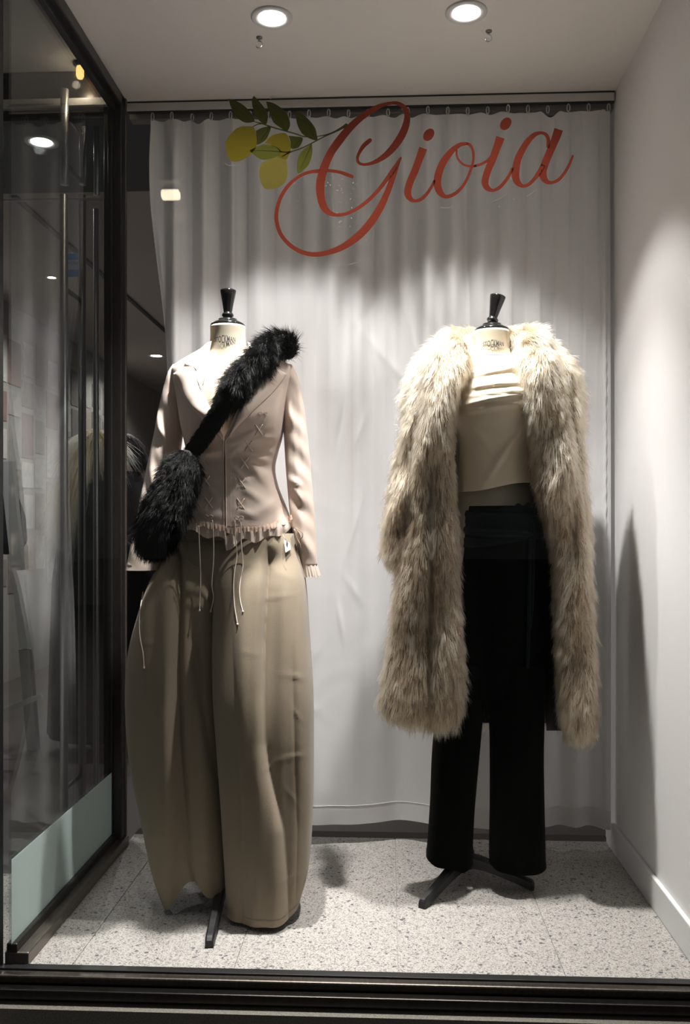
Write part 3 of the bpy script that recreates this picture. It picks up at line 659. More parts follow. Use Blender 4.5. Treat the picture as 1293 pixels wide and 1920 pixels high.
# ------------------------------------------------------------------ fur
def fur(name, parent, meshes, n, length, rad, m, comb=(0, 0, -1), lift=.55, rnd=.22, clumps=900, clump=.55, seed=1, tone_fn=None, K=6, comb_fn=None, skip=None, lvar=.35, droop=.6):
    rs = np.random.default_rng(seed); Ps = []; Ns = []; areas = []; tris = []
    for V, Fc in meshes:
        V = np.asarray(V).reshape(-1, 3)
        T = np.array([(f[0], f[k], f[k+1]) for f in Fc for k in range(1, len(f)-1)])
        tris.append(V[T])
    T = np.concatenate(tris); e1, e2 = T[:, 1]-T[:, 0], T[:, 2]-T[:, 0]; cr = np.cross(e1, e2); ar = np.linalg.norm(cr, axis=1)
    nr = cr/(ar[:, None]+1e-15)
    def sample(k):
        i = rs.choice(len(T), k, p=ar/ar.sum()); a, b = rs.random(k), rs.random(k); s_ = a+b > 1; a[s_] = 1-a[s_]; b[s_] = 1-b[s_]
        return T[i, 0]+e1[i]*a[:, None]+e2[i]*b[:, None], nr[i]
    p, nn = sample(n)
    if skip is not None:
        keep = ~skip(p, nn); p, nn = p[keep], nn[keep]
    gp, gn = sample(clumps)
    n = len(p)
    def direction(p, nn, k):
        c = np.broadcast_to(np.array(comb, float), p.shape) if comb_fn is None else comb_fn(p)
        c = c-nn*np.sum(c*nn, 1, keepdims=True)*.9
        c = c/(np.linalg.norm(c, axis=1, keepdims=True)+1e-9)
        return c+nn*lift+rs.normal(0, k, p.shape)
    gd = direction(gp, gn, rnd*1.6); gd /= np.linalg.norm(gd, axis=1, keepdims=True)
    gl = length*(1+rs.uniform(-lvar, lvar, clumps))
    idx = np.empty(n, int)
    for s_ in range(0, n, 4000):
        d = ((p[s_:s_+4000, None]-gp[None])**2).sum(2); idx[s_:s_+4000] = d.argmin(1)
    d = direction(p, nn, rnd); d /= np.linalg.norm(d, axis=1, keepdims=True)
    d = d*(1-clump)+gd[idx]*clump; d /= np.linalg.norm(d, axis=1, keepdims=True)
    L = gl[idx]*(1+rs.uniform(-.3, .25, n))
    tip_c = gp[idx]+gd[idx]*gl[idx][:, None]
    pos = np.zeros((n, K, 3)); q = p.copy(); dd = d.copy(); pos[:, 0] = p-nn*.001
    down = np.array((0, 0, -1.))
    for k in range(1, K):
        dd = dd+(down-dd*0)*droop/K+rs.normal(0, .05, dd.shape); dd /= np.linalg.norm(dd, axis=1, keepdims=True)
        q = q+dd*(L/(K-1))[:, None]; f = (k/(K-1))**2*clump*.45
        pos[:, k] = q*(1-f)+(tip_c+(q-tip_c)*.5)*f
    hc = bpy.data.hair_curves.new(name); hc.add_curves([K]*n)
    off = ORG[parent.name]
    hc.attributes['position'].data.foreach_set('vector', (pos-off).astype(np.float32).ravel())
    ra = hc.attributes.get('radius') or hc.attributes.new('radius', 'FLOAT', 'POINT')
    prof = rad*np.array([.8, 1, .95, .8, .5, .12])[np.linspace(0, 5, K).round().astype(int)]
    ra.data.foreach_set('value', (np.broadcast_to(prof, (n, K))*rs.uniform(.7, 1.25, (n, 1))).astype(np.float32).ravel())
    tone = np.ones((n, 3))
    if tone_fn is not None: tone = tone_fn(gp)[idx]*rs.uniform(.82, 1.15, (n, 1))
    ca = hc.attributes.new('tone', 'FLOAT_COLOR', 'CURVE')
    ca.data.foreach_set('color', np.concatenate([tone, np.ones((n, 1))], 1).astype(np.float32).ravel())
    hc.materials.append(m); o = bpy.data.objects.new(name, hc); link(o, parent); ORG[o.name] = off
    o['kind'] = 'stuff'; return o

# --- black fur shoulder bag slung over the jacket
def fur_bag():
    t = thing('fur_bag', tuple(P(300, 1040, 2.36)), 'black shaggy fur shoulder bag slung across the peach jacket', 'bag')
    M_bk = mat('black_hide', (.006, .006, .006), .9); M_bh = mat('black_fur', (.0035, .0035, .0038), .42, spec=.16)
    def piece(name, pts, hw, dep, n, length, lift, rnd, seed, clumps):
        R = catmull([list(jac.front(u, v, o)) for u, v, o in pts], 50); W = catmull([[a, b] for a, b in zip(hw, dep)], 50)
        V, Fc = tube_mesh(R, np.maximum(W[:, 1], .002), 22, True, np.maximum(W[:, 0], .002))
        # tube frames: A lies near world Y (depth), B across
        b = build(name, V, Fc, M_bk, t)
        T = np.gradient(R, axis=0); T /= np.linalg.norm(T, axis=1)[:, None]
        def cf(p):
            i = ((p[:, None]-R[None])**2).sum(2).argmin(1); return T[i]
        fur('fur', b, [(V, Fc)], n, length, .00035, M_bh, comb_fn=cf, lift=lift, rnd=rnd, clumps=clumps, clump=.45, seed=seed, droop=.3)
        return b
    k = F/2.4
    # over the shoulder: fat, shaggy
    sh = [(545, 664, -.03), (532, 650, .012), (512, 655, .024), (488, 678, .026), (462, 705, .028), (438, 733, .030), (420, 752, .026)]
    piece('shoulder_pad', sh, [.018, .034, .044, .046, .047, .046, .026], [.016, .024, .026, .026, .026, .024, .012], 15000, .034, .55, .34, 3, 700)
    piece('strap', [(428, 742, .016), (412, 772, .014), (392, 803, .012), (372, 832, .012), (352, 860, .014)], [.030, .026, .024, .022, .022], [.010]*5, 6000, .010, .5, .25, 4, 600)
    M_b = [(352, 852, .020), (343, 880, .034), (330, 920, .040), (312, 965, .044), (296, 1005, .044), (280, 1036, .034)]
    R = catmull([list(P(u, v, y)) for (u, v), y in zip([(350, 852), (342, 878), (326, 920), (308, 965), (290, 1005), (277, 1034)], [2.455, 2.43, 2.41, 2.39, 2.385, 2.385])], 50)
    W = catmull([[.020, .020], [.048, .036], [.055, .042], [.058, .044], [.054, .042], [.026, .022]], 50)
    V, Fc = tube_mesh(R, W[:, 1], 26, True, W[:, 0]); b = build('pouch', V, Fc, M_bk, t)
    T = np.gradient(R, axis=0); T /= np.linalg.norm(T, axis=1)[:, None]
    fur('fur', b, [(V, Fc)], 16000, .030, .00035, M_bh, comb_fn=lambda p: T[((p[:, None]-R[None])**2).sum(2).argmin(1)], lift=.42, rnd=.28, clumps=700, clump=.4, seed=9, droop=.4)
    return t
fur_bag()

# --- cream draped top
M_cream = mat('cream_jersey', (.72, .61, .45), .55, bump=.08, bscale=800, sheen=.3)
top = Loft([(670, 893, 953, 2.672, .058), (676, 882, 964, 2.672, .064), (683, 862, 984, 2.668, .074), (692, 848, 1000, 2.66, .086), (720, 846, 1004, 2.645, .104), (760, 848, 1003, 2.632, .122), (785, 849, 1002, 2.635, .124), (815, 852, 1001, 2.645, .112), (850, 855, 1000, 2.652, .104), (880, 856, 1000, 2.652, .106), (908, 856, 1001, 2.652, .112)], 130, .85)
def cream_top():
    t = thing('draped_top', (RX, RY, 1.14), 'cream sleeveless top with draped cowl folds under the fur coat', 'top')
    def d(u, v, sn):
        fr = np.clip(sn*1.6, 0, 1); k = np.zeros_like(u); x = (u-925)/70
        for v0, A, s1, sl in ((684, .004, 4, 8), (697, .007, 4, -16), (722, .014, 5, -9), (737, .010, 4, -10), (748, .015, 5, -14), (764, .012, 5, -12)):
            vc = v0+sl*x*.8+4*x*x; q = v-vc
            k += -1.5*A*np.where(q > 0, np.exp(-(q/s1)**2), np.exp(-(q/(s1*2.6))**2))*np.exp(-((x-.25)/.9)**4)
        k += ruck(u, v, 960, 830, -.9, 50, 8, .006)+ruck(u, v, 935, 860, -.9, 60, 7, .005)+ruck(u, v, 985, 800, -1.0, 34, 7, .005)+ruck(u, v, 900, 820, .8, 40, 8, .004)
        k += .010*smoothstep(v, 780, 830)*np.sin(u/16)*.25
        return k*fr
    V = top.grid(240, d, hem=lambda u, sn: np.where(sn > 0, -.024*smoothstep(u, 990, 880), 0)); o = build('bodice', V, grid_faces(130, 240), M_cream, t)
    k = o.modifiers.new('cloth', 'SOLIDIFY'); k.thickness = .0015
    W = V[-5:].copy(); c = W.mean(1, keepdims=True); W[:, :, :2] = c[:, :, :2]+(W[:, :, :2]-c[:, :, :2])*1.01; build('hem', W, grid_faces(5, 240), M_cream, t)
    W = V[:5].copy(); c = W.mean(1, keepdims=True); W[:, :, :2] = c[:, :, :2]+(W[:, :, :2]-c[:, :, :2])*1.04; build('neckband', W, grid_faces(5, 240), M_cream, t)
    return t
cream_top()

# --- dark velvet trousers
M_velvet = mat('dark_velvet', (.0022, .0022, .0022), .95, bump=.3, bscale=300, sheen=.02, spec=.08)
M_teal = mat('teal_velvet', (.0035, .0075, .0095), .9, bump=.5, bscale=160, sheen=.06, spec=.15)
def dark_trousers():
    t = thing('velvet_trousers', (RX, RY, .05), 'straight black velvet trousers with dark teal sash at the waist', 'trousers')
    hip = Loft([(950, 862, 1002, 2.655, .108), (1000, 856, 1012, 2.65, .118), (1060, 852, 1020, 2.65, .122), (1130, 848, 1022, 2.65, .118), (1200, 842, 1022, 2.65, .112), (1260, 836, 1021, 2.65, .106), (1300, 832, 1021, 2.65, .10)], 70)
    build('hip', hip.grid(140, lambda u, v, sn: .010*np.exp(-((u-912)/9)**2)*smoothstep(v, 1080, 1250)*(sn > 0)), grid_faces(70, 140), M_velvet, t)
    def leg(rows, hemf, seed):
        l = Loft(rows, 120, .9)
        def d(u, v, sn): return (.005*np.sin(u/13+v/150+seed)+.003*np.sin(u/7+v/60+seed))*np.clip(sn, 0, 1)
        V = l.grid(150, d, hem=hemf); o = build('trouser_leg', V, grid_faces(120, 150), M_velvet, t)
        W = V[-4:].copy(); c = W.mean(1, keepdims=True); W[:, :, :2] = c[:, :, :2]+(W[:, :, :2]-c[:, :, :2])*1.012; build('hem', W, grid_faces(4, 150), M_velvet, o)
    leg([(1240, 838, 912, 2.645, .100), (1300, 830, 908, 2.64, .095), (1360, 815, 901, 2.635, .09), (1420, 809, 895, 2.63, .086), (1500, 806, 890, 2.62, .082), (1580, 801, 886, 2.615, .08), (1612, 799, 886, 2.61, .078)], lambda u, sn: np.where(sn > 0, .010*np.exp(-((u-800)/14)**2)-.012*np.exp(-((u-868)/14)**2), .02), 1)
    leg([(1240, 908, 1021, 2.645, .100), (1300, 912, 1020, 2.635, .096), (1360, 917, 1019, 2.63, .092), (1420, 918, 1018, 2.62, .09), (1500, 918, 1019, 2.61, .088), (1580, 917, 1021, 2.60, .086), (1620, 917, 1022, 2.60, .084)], lambda u, sn: np.where(sn > 0, .006*np.exp(-((u-917)/10)**2)-.004*np.exp(-((u-985)/20)**2), .02), 3)
    # sash tied at the side
    s = Loft([(952, 860, 1003, 2.652, .114), (985, 857, 1012, 2.65, .124), (1018, 855, 1016, 2.65, .128)], 30)
    def dz(u, v, sn): return (-.005*np.sin(v/4.2-(u-860)/22)-.004*np.sin(v/2.6-(u-860)/14))*np.clip(sn, 0, 1)
    V = s.grid(160, dz); V[:, :, 2] += .022*smoothstep(V[:, :, 0], wx(880, 2.6), wx(1000, 2.6))-.012; V[0, :, 2] += .004*np.sin(np.arange(160)*.7)
    build('sash', V, grid_faces(30, 160), M_teal, t)
    for pts in ([(992, 972), (998, 1000), (1000, 1022), (996, 1030), (993, 1010)], [(992, 975), (993, 1040), (992, 1100), (991, 1160), (990, 1215), (989, 1252)], [(996, 975), (999, 1050), (998, 1110), (995, 1160), (992, 1180)]):
        pp = catmull([hip.front(u, v, .012) for u, v in pts], 40); V, Fc = tube_mesh(pp, .0022, 8, True, .0045); build('sash_end', V, Fc, M_teal, t)
    return t
dark_trousers()

# --- long fur coat
def fur_coat():
    t = thing('fur_coat', (RX, RY, .35), 'long shaggy beige and grey fur coat hanging open', 'coat')
    M_hide = mat('fur_hide', (.24, .18, .115), .95, bump=.6, bscale=120); M_lin = mat('brown_lining', (.050, .038, .030), .8)
    M_f = hair_mat('beige_fur', (.24, .18, .125), (.67, .57, .43), .45, True)
    def tone(p):
        o = np.zeros((len(p), 3))
        for i, q in enumerate(p):
            n1 = mnoise.noise(Vector((q[0]*22, q[1]*10, q[2]*4.0)))+.6*mnoise.noise(Vector((q[0]*60+9, q[1]*20, q[2]*12)))
            k = min(1, max(0, .62+.85*n1)); up = float(smoothstep(q[2], 1.02, 1.38)); k = k*(1-up)+max(k, .80)*up  # fur made paler towards the shoulders: lamp light put into its tone
            o[i] = np.array((.38, .31, .25))*(1-k)+np.array((1.0, .93, .80))*k
        return o
    def comb_for(lo):
        return lo
    def panel(name, rows, m, n, disp, p, fn, length, seed, skipback=True, clumps=600, lift=.42, hemf=None, round_end=True, comb=(0, -.05, -1)):
        l = Loft(rows, m, p); V = l.grid(n, disp, hem=hemf)
        b = build(name, V, grid_faces(m, n, True, True), M_hide, t)
        Fc = grid_faces(m, n, True, True)
        Fo = [f[::-1] for f in Fc]
        sk = (lambda P_, N_: N_[:, 1] > .55) if skipback else None
        # make normals point outward
        c = V.mean(1)
        nv = np.cross(V[1, 0]-V[0, 0], V[0, 1]-V[0, 0]); out = np.dot(nv, V[0, 0]-c[0])
        v0, v1, v2 = V[0, 0], V[0, 1], V[1, 1]; nv = np.cross(v1-v0, v2-v0)
        use = Fc if np.dot(nv, v0-c[0]) > 0 else Fo
        fur('fur', b, [(V.reshape(-1, 3), use)], fn, length*.72, .00034, M_f, comb=comb, lift=lift, rnd=.20, clumps=clumps*3, clump=.42, seed=seed, tone_fn=tone, skip=sk, droop=.75)
        return l
    g = [(600, 822), (800, 812), (900, 808), (1100, 806), (1400, 806)]
    def dl(u, v, sn): return (.030*np.exp(-((u-ipath(v, g))/5.5)**2)*smoothstep(v, 820, 960)+.008*np.sin(v/37+u/30))*np.clip(sn, 0, 1)
    panel('front_panel', [(648, 826, 872, 2.60, .028), (664, 802, 880, 2.585, .050), (690, 794, 876, 2.57, .062), (730, 790, 860, 2.555, .068), (790, 784, 848, 2.545, .066), (850, 776, 846, 2.54, .062), (930, 768, 850, 2.545, .060), (1000, 758, 855, 2.55, .060), (1100, 742, 857, 2.55, .062), (1200, 731, 864, 2.55, .066), (1270, 720, 869, 2.55, .068), (1315, 713, 866, 2.55, .062), (1340, 722, 858, 2.55, .040)], 150, 110, dl, .8, 52000, .046, 11, clumps=900, hemf=lambda u, sn: -.022*smoothstep(u, 720, 800))
    panel('sleeve', [(668, 800, 824, 2.63, .02), (690, 784, 830, 2.62, .045), (740, 768, 818, 2.61, .055), (800, 756, 806, 2.60, .058), (850, 745, 797, 2.595, .058), (950, 727, 780, 2.585, .056), (1030, 720, 768, 2.58, .050), (1056, 728, 756, 2.58, .03)], 90, 70, lambda u, v, sn: .008*np.sin(v/19+u/15)*np.clip(sn, 0, 1), .9, 28000, .044, 12, clumps=520, lift=.5)
    def drr(u, v, sn): return (.010*np.sin(v/41+u/23)+.016*np.exp(-((u-1076)/6)**2)*smoothstep(v, 800, 900)*(1-smoothstep(v, 1000, 1100)))*np.clip(sn, 0, 1)
    panel('front_panel', [(648, 968, 1014, 2.60, .028), (664, 966, 1036, 2.58, .050), (700, 966, 1050, 2.565, .064), (770, 981, 1062, 2.55, .066), (840, 998, 1072, 2.545, .064), (930, 1010, 1084, 2.55, .062), (1030, 1036, 1098, 2.555, .060), (1150, 1044, 1108, 2.555, .062), (1290, 1050, 1112, 2.555, .064), (1355, 1056, 1112, 2.555, .056), (1380, 1064, 1106, 2.555, .034)], 150, 110, drr, .8, 46000, .046, 13, clumps=800)
    panel('sleeve', [(664, 1030, 1052, 2.63, .02), (686, 1030, 1066, 2.62, .045), (740, 1040, 1080, 2.61, .056), (800, 1048, 1086, 2.61, .058), (850, 1052, 1089, 2.61, .058), (950, 1058, 1098, 2.61, .056), (1030, 1066, 1104, 2.61, .050), (1060, 1074, 1098, 2.61, .03)], 90, 70, lambda u, v, sn: .008*np.sin(v/17+u/15)*np.clip(sn, 0, 1), .9, 20000, .044, 14, clumps=420, lift=.5)
    # collar: a fat roll from chest to chest round the back of the neck
    pts = catmull([P(868, 690, 2.56), P(856, 660, 2.58), P(850, 645, 2.63), P(868, 642, 2.70), P(922, 640, 2.745), P(980, 638, 2.70), P(1000, 640, 2.63), P(996, 656, 2.58), P(978, 690, 2.56)], 60)
    V, Fc = tube_mesh(pts, np.interp(np.linspace(0, 1, 60), [0, .12, .5, .88, 1], [.012, .034, .036, .034, .012]), 24, True)
    cb = build('collar', V, Fc, M_hide, t)
    cen = np.array((RX, RY, 1.47))
    def cf(p):
        d = p-cen; d[:, 2] = -.10; d[:, 1] -= .02; return d/(np.linalg.norm(d, axis=1, keepdims=True)+1e-9)
    c0 = V[:24].mean(0); nv = np.cross(V[1]-V[0], V[25]-V[0]); use = Fc if np.dot(nv, V[0]-c0) > 0 else [f[::-1] for f in Fc]
    fur('fur', cb, [(V, use)], 20000, .036, .00034, M_f, comb_fn=cf, lift=.5, rnd=.24, clumps=1200, clump=.42, seed=15, tone_fn=tone, droop=.6)
    # shoulders
    for s_, us in ((-1, (862, 826, 799, 783, 773)), (1, (988, 1022, 1050, 1064, 1072))):
        pts = catmull([P(us[0], 654, 2.665), P(us[1], 664, 2.66), P(us[2], 694, 2.65), P(us[3], 740, 2.63), P(us[4], 800, 2.61)], 36); V, Fc = tube_mesh(pts, np.interp(np.linspace(0, 1, 36), [0, .5, .8, 1], [.038, .042, .038, .018]), 22, True, np.interp(np.linspace(0, 1, 36), [0, .5, .8, 1], [.028, .036, .034, .016]))
        sb = build('shoulder', V, Fc, M_hide, t); c0 = V[:22].mean(0); nv = np.cross(V[1]-V[0], V[23]-V[0]); use = Fc if np.dot(nv, V[0]-c0) > 0 else [f[::-1] for f in Fc]
        dv = np.array((s_*.9, -.25, -.55))
        fur('fur', sb, [(V, use)], 14000, .036, .00034, M_f, comb=tuple(dv), lift=.5, rnd=.24, clumps=900, clump=.42, seed=16+s_, tone_fn=tone, droop=.6)
    # back of the coat, brown lining towards the window
    bk = Loft([(655, 830, 1030, 2.74, .03), (720, 800, 1060, 2.76, .035), (900, 790, 1075, 2.77, .035), (1100, 780, 1085, 2.775, .035), (1250, 770, 1090, 2.775, .035), (1352, 766, 1094, 2.775, .03)], 60, .6)
    V = bk.grid(90); b = build('back_panel', V, grid_faces(60, 90, True, True), M_lin, t); tag(b, 'dark brown inner side of the coat')
    Fc = [f for f in grid_faces(60, 90)]; sel = V[-8:]; fur('hem_fur', b, [(sel.reshape(-1, 3), grid_faces(8, 90))], 6000, .030, .00042, M_f, lift=-.2, rnd=.3, clumps=200, clump=.5, seed=21, tone_fn=tone)
    # lining strips turned in along both front edges
    def strip(rail, wd, dy):
        A = catmull(rail, 60); V = []
        for u, v, y in A: V.append([P(u, v, y), P(u+wd*.5, v, y+dy*.5), P(u+wd, v, y+dy)])
        o = build('facing', V, grid_faces(60, 3, False), M_lin, t); k = o.modifiers.new('cloth', 'SOLIDIFY'); k.thickness = .004
    strip([(992, 830, 2.60), (1006, 930, 2.60), (1034, 1030, 2.60), (1040, 1150, 2.60), (1046, 1300, 2.60), (1050, 1370, 2.60)], -26, .14)
    strip([(850, 800, 2.60), (850, 930, 2.60), (855, 1000, 2.60), (858, 1100, 2.60), (866, 1290, 2.60), (864, 1350, 2.60)], 14, .14)
    return t
fur_coat()

# ------------------------------------------------------------------ lettering and lemon branch stuck on the glass
def vinyl(name, col, transl=.45, var=0.0, vscale=60):
    return mat(name, col, .5, transl=transl, var=var, vscale=vscale)
YV = 2.0625
def stroke_mesh(pts, org, sc_, n, off):
    c = catmull(pts, n); c[:, 0] = org[0]+c[:, 0]/sc_; c[:, 1] = org[1]+c[:, 1]/sc_; c[:, 2] /= 2*sc_
    T = np.gradient(c[:, :2], axis=0); T /= np.linalg.norm(T, axis=1)[:, None]+1e-9; N_ = np.stack([-T[:, 1], T[:, 0]], 1)
    L_ = c[:, :2]+N_*c[:, 2:3]; R_ = c[:, :2]-N_*c[:, 2:3]
    V = []
    K = 5; m = len(c)
    for a, b in zip(L_, R_): V += [P(*(a*(1-k/(K-1))+b*k/(K-1)), YV+off) for k in range(K)]
    Fc = [(K*i+k, K*i+k+1, K*(i+1)+k+1, K*(i+1)+k) for i in range(m-1) for k in range(K-1)]
    # rounded ends
    for e, s_ in ((0, -1), (m-1, 1)):
        if c[e, 2] < 4.2:
            k = len(V); ctr = c[e, :2]; r = c[e, 2]; a0 = math.atan2(*(N_[e][::-1])); 
            V.append(P(*ctr, YV+off))
            for j in range(9):
                a = a0-s_*math.pi*j/8; V.append(P(ctr[0]+r*math.cos(a), ctr[1]+r*math.sin(a), YV+off))
            Fc += [(k, k+1+j, k+2+j) for j in range(8)]
    return V, Fc
def blob(cx, cy, a, b, tilt, org, sc_, off, n=36):
    V = [P(org[0]+cx/sc_, org[1]+cy/sc_, YV+off)]
    for i in range(n):
        q = 2*math.pi*i/n; x, y = a*math.cos(q), b*math.sin(q)
        V.append(P(org[0]+(cx+x*math.cos(tilt)-y*math.sin(tilt))/sc_, org[1]+(cy+x*math.sin(tilt)+y*math.cos(tilt))/sc_, YV+off))
    return V, [(0, 1+i, 1+(i+1) % n) for i in range(n)]
def poly(pts, org, sc_, off, n=48):
    p = np.array(pts, float); q = np.vstack([p, p[:1]]); c = catmull(q, n+1)[:-1]
    ctr = c.mean(0); V = [P(org[0]+ctr[0]/sc_, org[1]+ctr[1]/sc_, YV+off)]+[P(org[0]+x/sc_, org[1]+y/sc_, YV+off) for x, y in c]
    return V, [(0, 1+i, 1+(i+1) % n) for i in range(n)]
def in_tris(q, T):
    a, b, c = T[:, 0], T[:, 1], T[:, 2]
    d1 = (b[:, 0]-a[:, 0])*(q[1]-a[:, 1])-(b[:, 1]-a[:, 1])*(q[0]-a[:, 0]); d2 = (c[:, 0]-b[:, 0])*(q[1]-b[:, 1])-(c[:, 1]-b[:, 1])*(q[0]-b[:, 0]); d3 = (a[:, 0]-c[:, 0])*(q[1]-c[:, 1])-(a[:, 1]-c[:, 1])*(q[0]-c[:, 0])
    return bool((((d1 > 0) & (d2 > 0) & (d3 > 0)) | ((d1 < 0) & (d2 < 0) & (d3 < 0))).any())
def sign():
    M_red = vinyl('red_vinyl', (.27, .048, .026), .42)
    t = thing('lettering_decal', tuple(P(790, 480, YV)), 'red script lettering reading Gioia stuck on the shop window', 'sign')
    O2, S2 = (500, 180), 4.618; O3, S3 = (740, 220), 7.183; O4, S4 = (890, 210), 6.465
    def letter(*parts):
        mb = MB(); done = []
        for V, Fc in parts:
            V = np.asarray(V); A = V[:, [0, 2]]; keep = []
            for f in Fc:
                c = A[list(f)]; inside = False
                for tri in done:
                    if all(in_tris(q, tri) for q in c): inside = True; break
                if not inside: keep.append(f)
            mb.add(V, keep)
            tr_ = np.array([(A[f[0]], A[f[k]], A[f[k+1]]) for f in Fc for k in range(1, len(f)-1)]); done.append(tr_)
        return mb.out('letter', M_red, t, False)
    g1 = [(893, 383, 34), (872, 400, 38), (835, 435, 36), (800, 490, 28), (784, 540, 25), (798, 580, 25), (850, 593, 24), (930, 573, 34), (1020, 520, 50), (1100, 440, 62), (1165, 345, 66), (1206, 245, 60), (1214, 165, 50), (1188, 100, 42), (1130, 63, 32), (1060, 64, 28), (970, 90, 38), (880, 142, 50), (790, 207, 58), (700, 295, 66), (620, 395, 70), (555, 490, 68), (508, 590, 70), (478, 680, 74), (462, 770, 74), (466, 860, 70), (486, 945, 64), (530, 1003, 50), (600, 1030, 32), (690, 1018, 30), (790, 970, 30), (890, 893, 32), (970, 808, 34), (1040, 718, 36), (1095, 640, 40), (1158, 537, 20)]
    g2 = [(1158, 537, 16), (1118, 620, 42), (1082, 730, 50), (1040, 840, 54), (985, 960, 62), (920, 1065, 68), (840, 1165, 68), (750, 1245, 64), (650, 1310, 54), (540, 1352, 46), (420, 1372, 41), (310, 1353, 38), (210, 1298, 36), (130, 1212, 34), (92, 1120, 34), (82, 1030, 34), (100, 930, 33), (140, 840, 32), (200, 760, 30), (280, 697, 28), (360, 662, 28), (440, 650, 32), (530, 647, 28), (620, 657, 28), (690, 679, 32), (738, 698, 30)]
    letter(stroke_mesh(g1, O2, S2, 260, 0), stroke_mesh(g2, O2, S2, 220, .0002))
    i1 = [(381, 414, 112), (355, 490, 108), (325, 570, 100), (270, 720, 98), (212, 850, 96), (178, 960, 95), (176, 1040, 92), (212, 1100, 66), (270, 1126, 44), (350, 1103, 48), (420, 1040, 44), (480, 955, 40), (530, 860, 34)]
    letter(stroke_mesh(i1, O3, S3, 110, 0), blob(455, 235, 92, 66, -.95, O3, S3, 0))
    o1 = [(960, 353, 44), (880, 368, 58), (795, 425, 74), (720, 505, 88), (650, 605, 96), (602, 715, 100), (576, 820, 102), (574, 920, 100), (606, 1005, 90), (668, 1064, 56), (740, 1060, 50), (830, 1013, 46), (910, 930, 42), (970, 830, 38), (1015, 720, 36), (1048, 620, 34), (1058, 520, 34), (1046, 435, 36), (1016, 380, 38), (985, 358, 42)]
    o2 = [(830, 440, 26), (832, 510, 26), (862, 578, 28), (920, 633, 30), (990, 655, 32), (1050, 660, 32), (1084, 655, 30)]
    letter(stroke_mesh(o1, O3, S3, 150, 0), stroke_mesh(o2, O3, S3, 60, .0002))
    i2 = [(309, 306, 108), (288, 370, 100), (262, 440, 92), (215, 570, 88), (168, 680, 86), (134, 780, 84), (122, 860, 82), (152, 922, 66), (215, 950, 40), (285, 924, 42), (350, 860, 42), (410, 775, 38), (452, 690, 34)]
    i3 = [(0, 653, 30), (80, 630, 32), (150, 590, 32), (192, 540, 26)]
    letter(stroke_mesh(i2, O4, S4, 110, 0), stroke_mesh(i3, O4, S4, 40, .0002), blob(373, 143, 84, 61, -.95, O4, S4, 0))
    a1 = [(886, 420, 40), (888, 335, 44), (862, 276, 42), (800, 252, 38), (720, 277, 56), (640, 355, 72), (572, 460, 80), (522, 570, 86), (497, 680, 92), (492, 780, 92), (520, 855, 76), (580, 898, 42), (650, 878, 42), (712, 820, 44), (770, 745, 56), (830, 640, 56)]
    a2 = [(1015, 210, 108), (992, 280, 104), (960, 362, 96), (905, 490, 92), (855, 610, 90), (822, 720, 92), (832, 795, 84), (880, 848, 52), (945, 853, 36), (1020, 815, 40), (1090, 730, 36), (1145, 630, 34), (1186, 532, 24)]
    letter(stroke_mesh(a1, O4, S4, 120, 0), stroke_mesh(a2, O4, S4, 110, .0002))
    # flecks of glue and air bubbles left on the pane
    mb = MB(); rs = random.Random(4)
    spots = [(580, 335, 24, 12, 26), (598, 355, 30, 24, 24), (585, 390, 22, 22, 16), (645, 378, 22, 22, 16), (640, 415, 24, 10, 14), (520, 380, 16, 40, 12), (535, 330, 18, 10, 8), (655, 345, 40, 14, 8), (745, 220, 20, 60, 4), (515, 190, 18, 10, 10), (685, 440, 30, 16, 16), (775, 345, 40, 20, 5), (960, 370, 60, 30, 5)]
    for cx, cy, sx, sy, n in spots:
        for _ in range(n):
            u, v = rs.gauss(cx, sx*.6), rs.gauss(cy, sy*.6); r = rs.uniform(.35, 1.2); tl = rs.uniform(0, 3)
            if rs.random() < .25:
                pts = [P(u+r*2.2*math.cos(a), v+r*1.8*math.sin(a), YV+.0006) for a in np.linspace(0, rs.uniform(3, 6.2), 14)]; mb.tube(pts, .00035, 5)
            else:
                V, Fc = blob(0, 0, r*1.3, r*.7, tl, (u, v), 1, .0006, 8); mb.add(V, Fc)
    for a, b, c in (((625, 500), (650, 497), (692, 484)), ((826, 388), (838, 390), (852, 385)), ((920, 379), (935, 373), (950, 364)), ((986, 368), (994, 364), (1006, 354)), ((1046, 354), (1052, 349), (1058, 344)), ((421, 306), (428, 310), (444, 310))):
        mb.tube(catmull([P(*a, YV+.0006), P(*b, YV+.0006), P(*c, YV+.0006)], 14), .0004, 5)
    k = mb.out('glue_residue', mat('pale_residue', (.85, .83, .78), .5, transl=.3), t); k['kind'] = 'stuff'; tag(k, 'pale flecks of glue residue')
    b = thing('lemon_branch_decal', tuple(P(520, 355, YV)), 'watercolour lemon branch with three lemons stuck on the window', 'sign')
    M_lem = vinyl('lemon_vinyl', (.185, .142, .014), .40, .22, 22); M_lem2 = vinyl('pale_lemon_vinyl', (.225, .185, .04), .40, .25, 26); M_leaf = vinyl('leaf_vinyl', (.060, .062, .011), .4, .5, 40); M_leaf2 = vinyl('light_leaf_vinyl', (.13, .132, .024), .4, .4, 40)
    M_vein = vinyl('vein_vinyl', (.30, .28, .16), .4); O1, S1 = (410, 170), 6.465
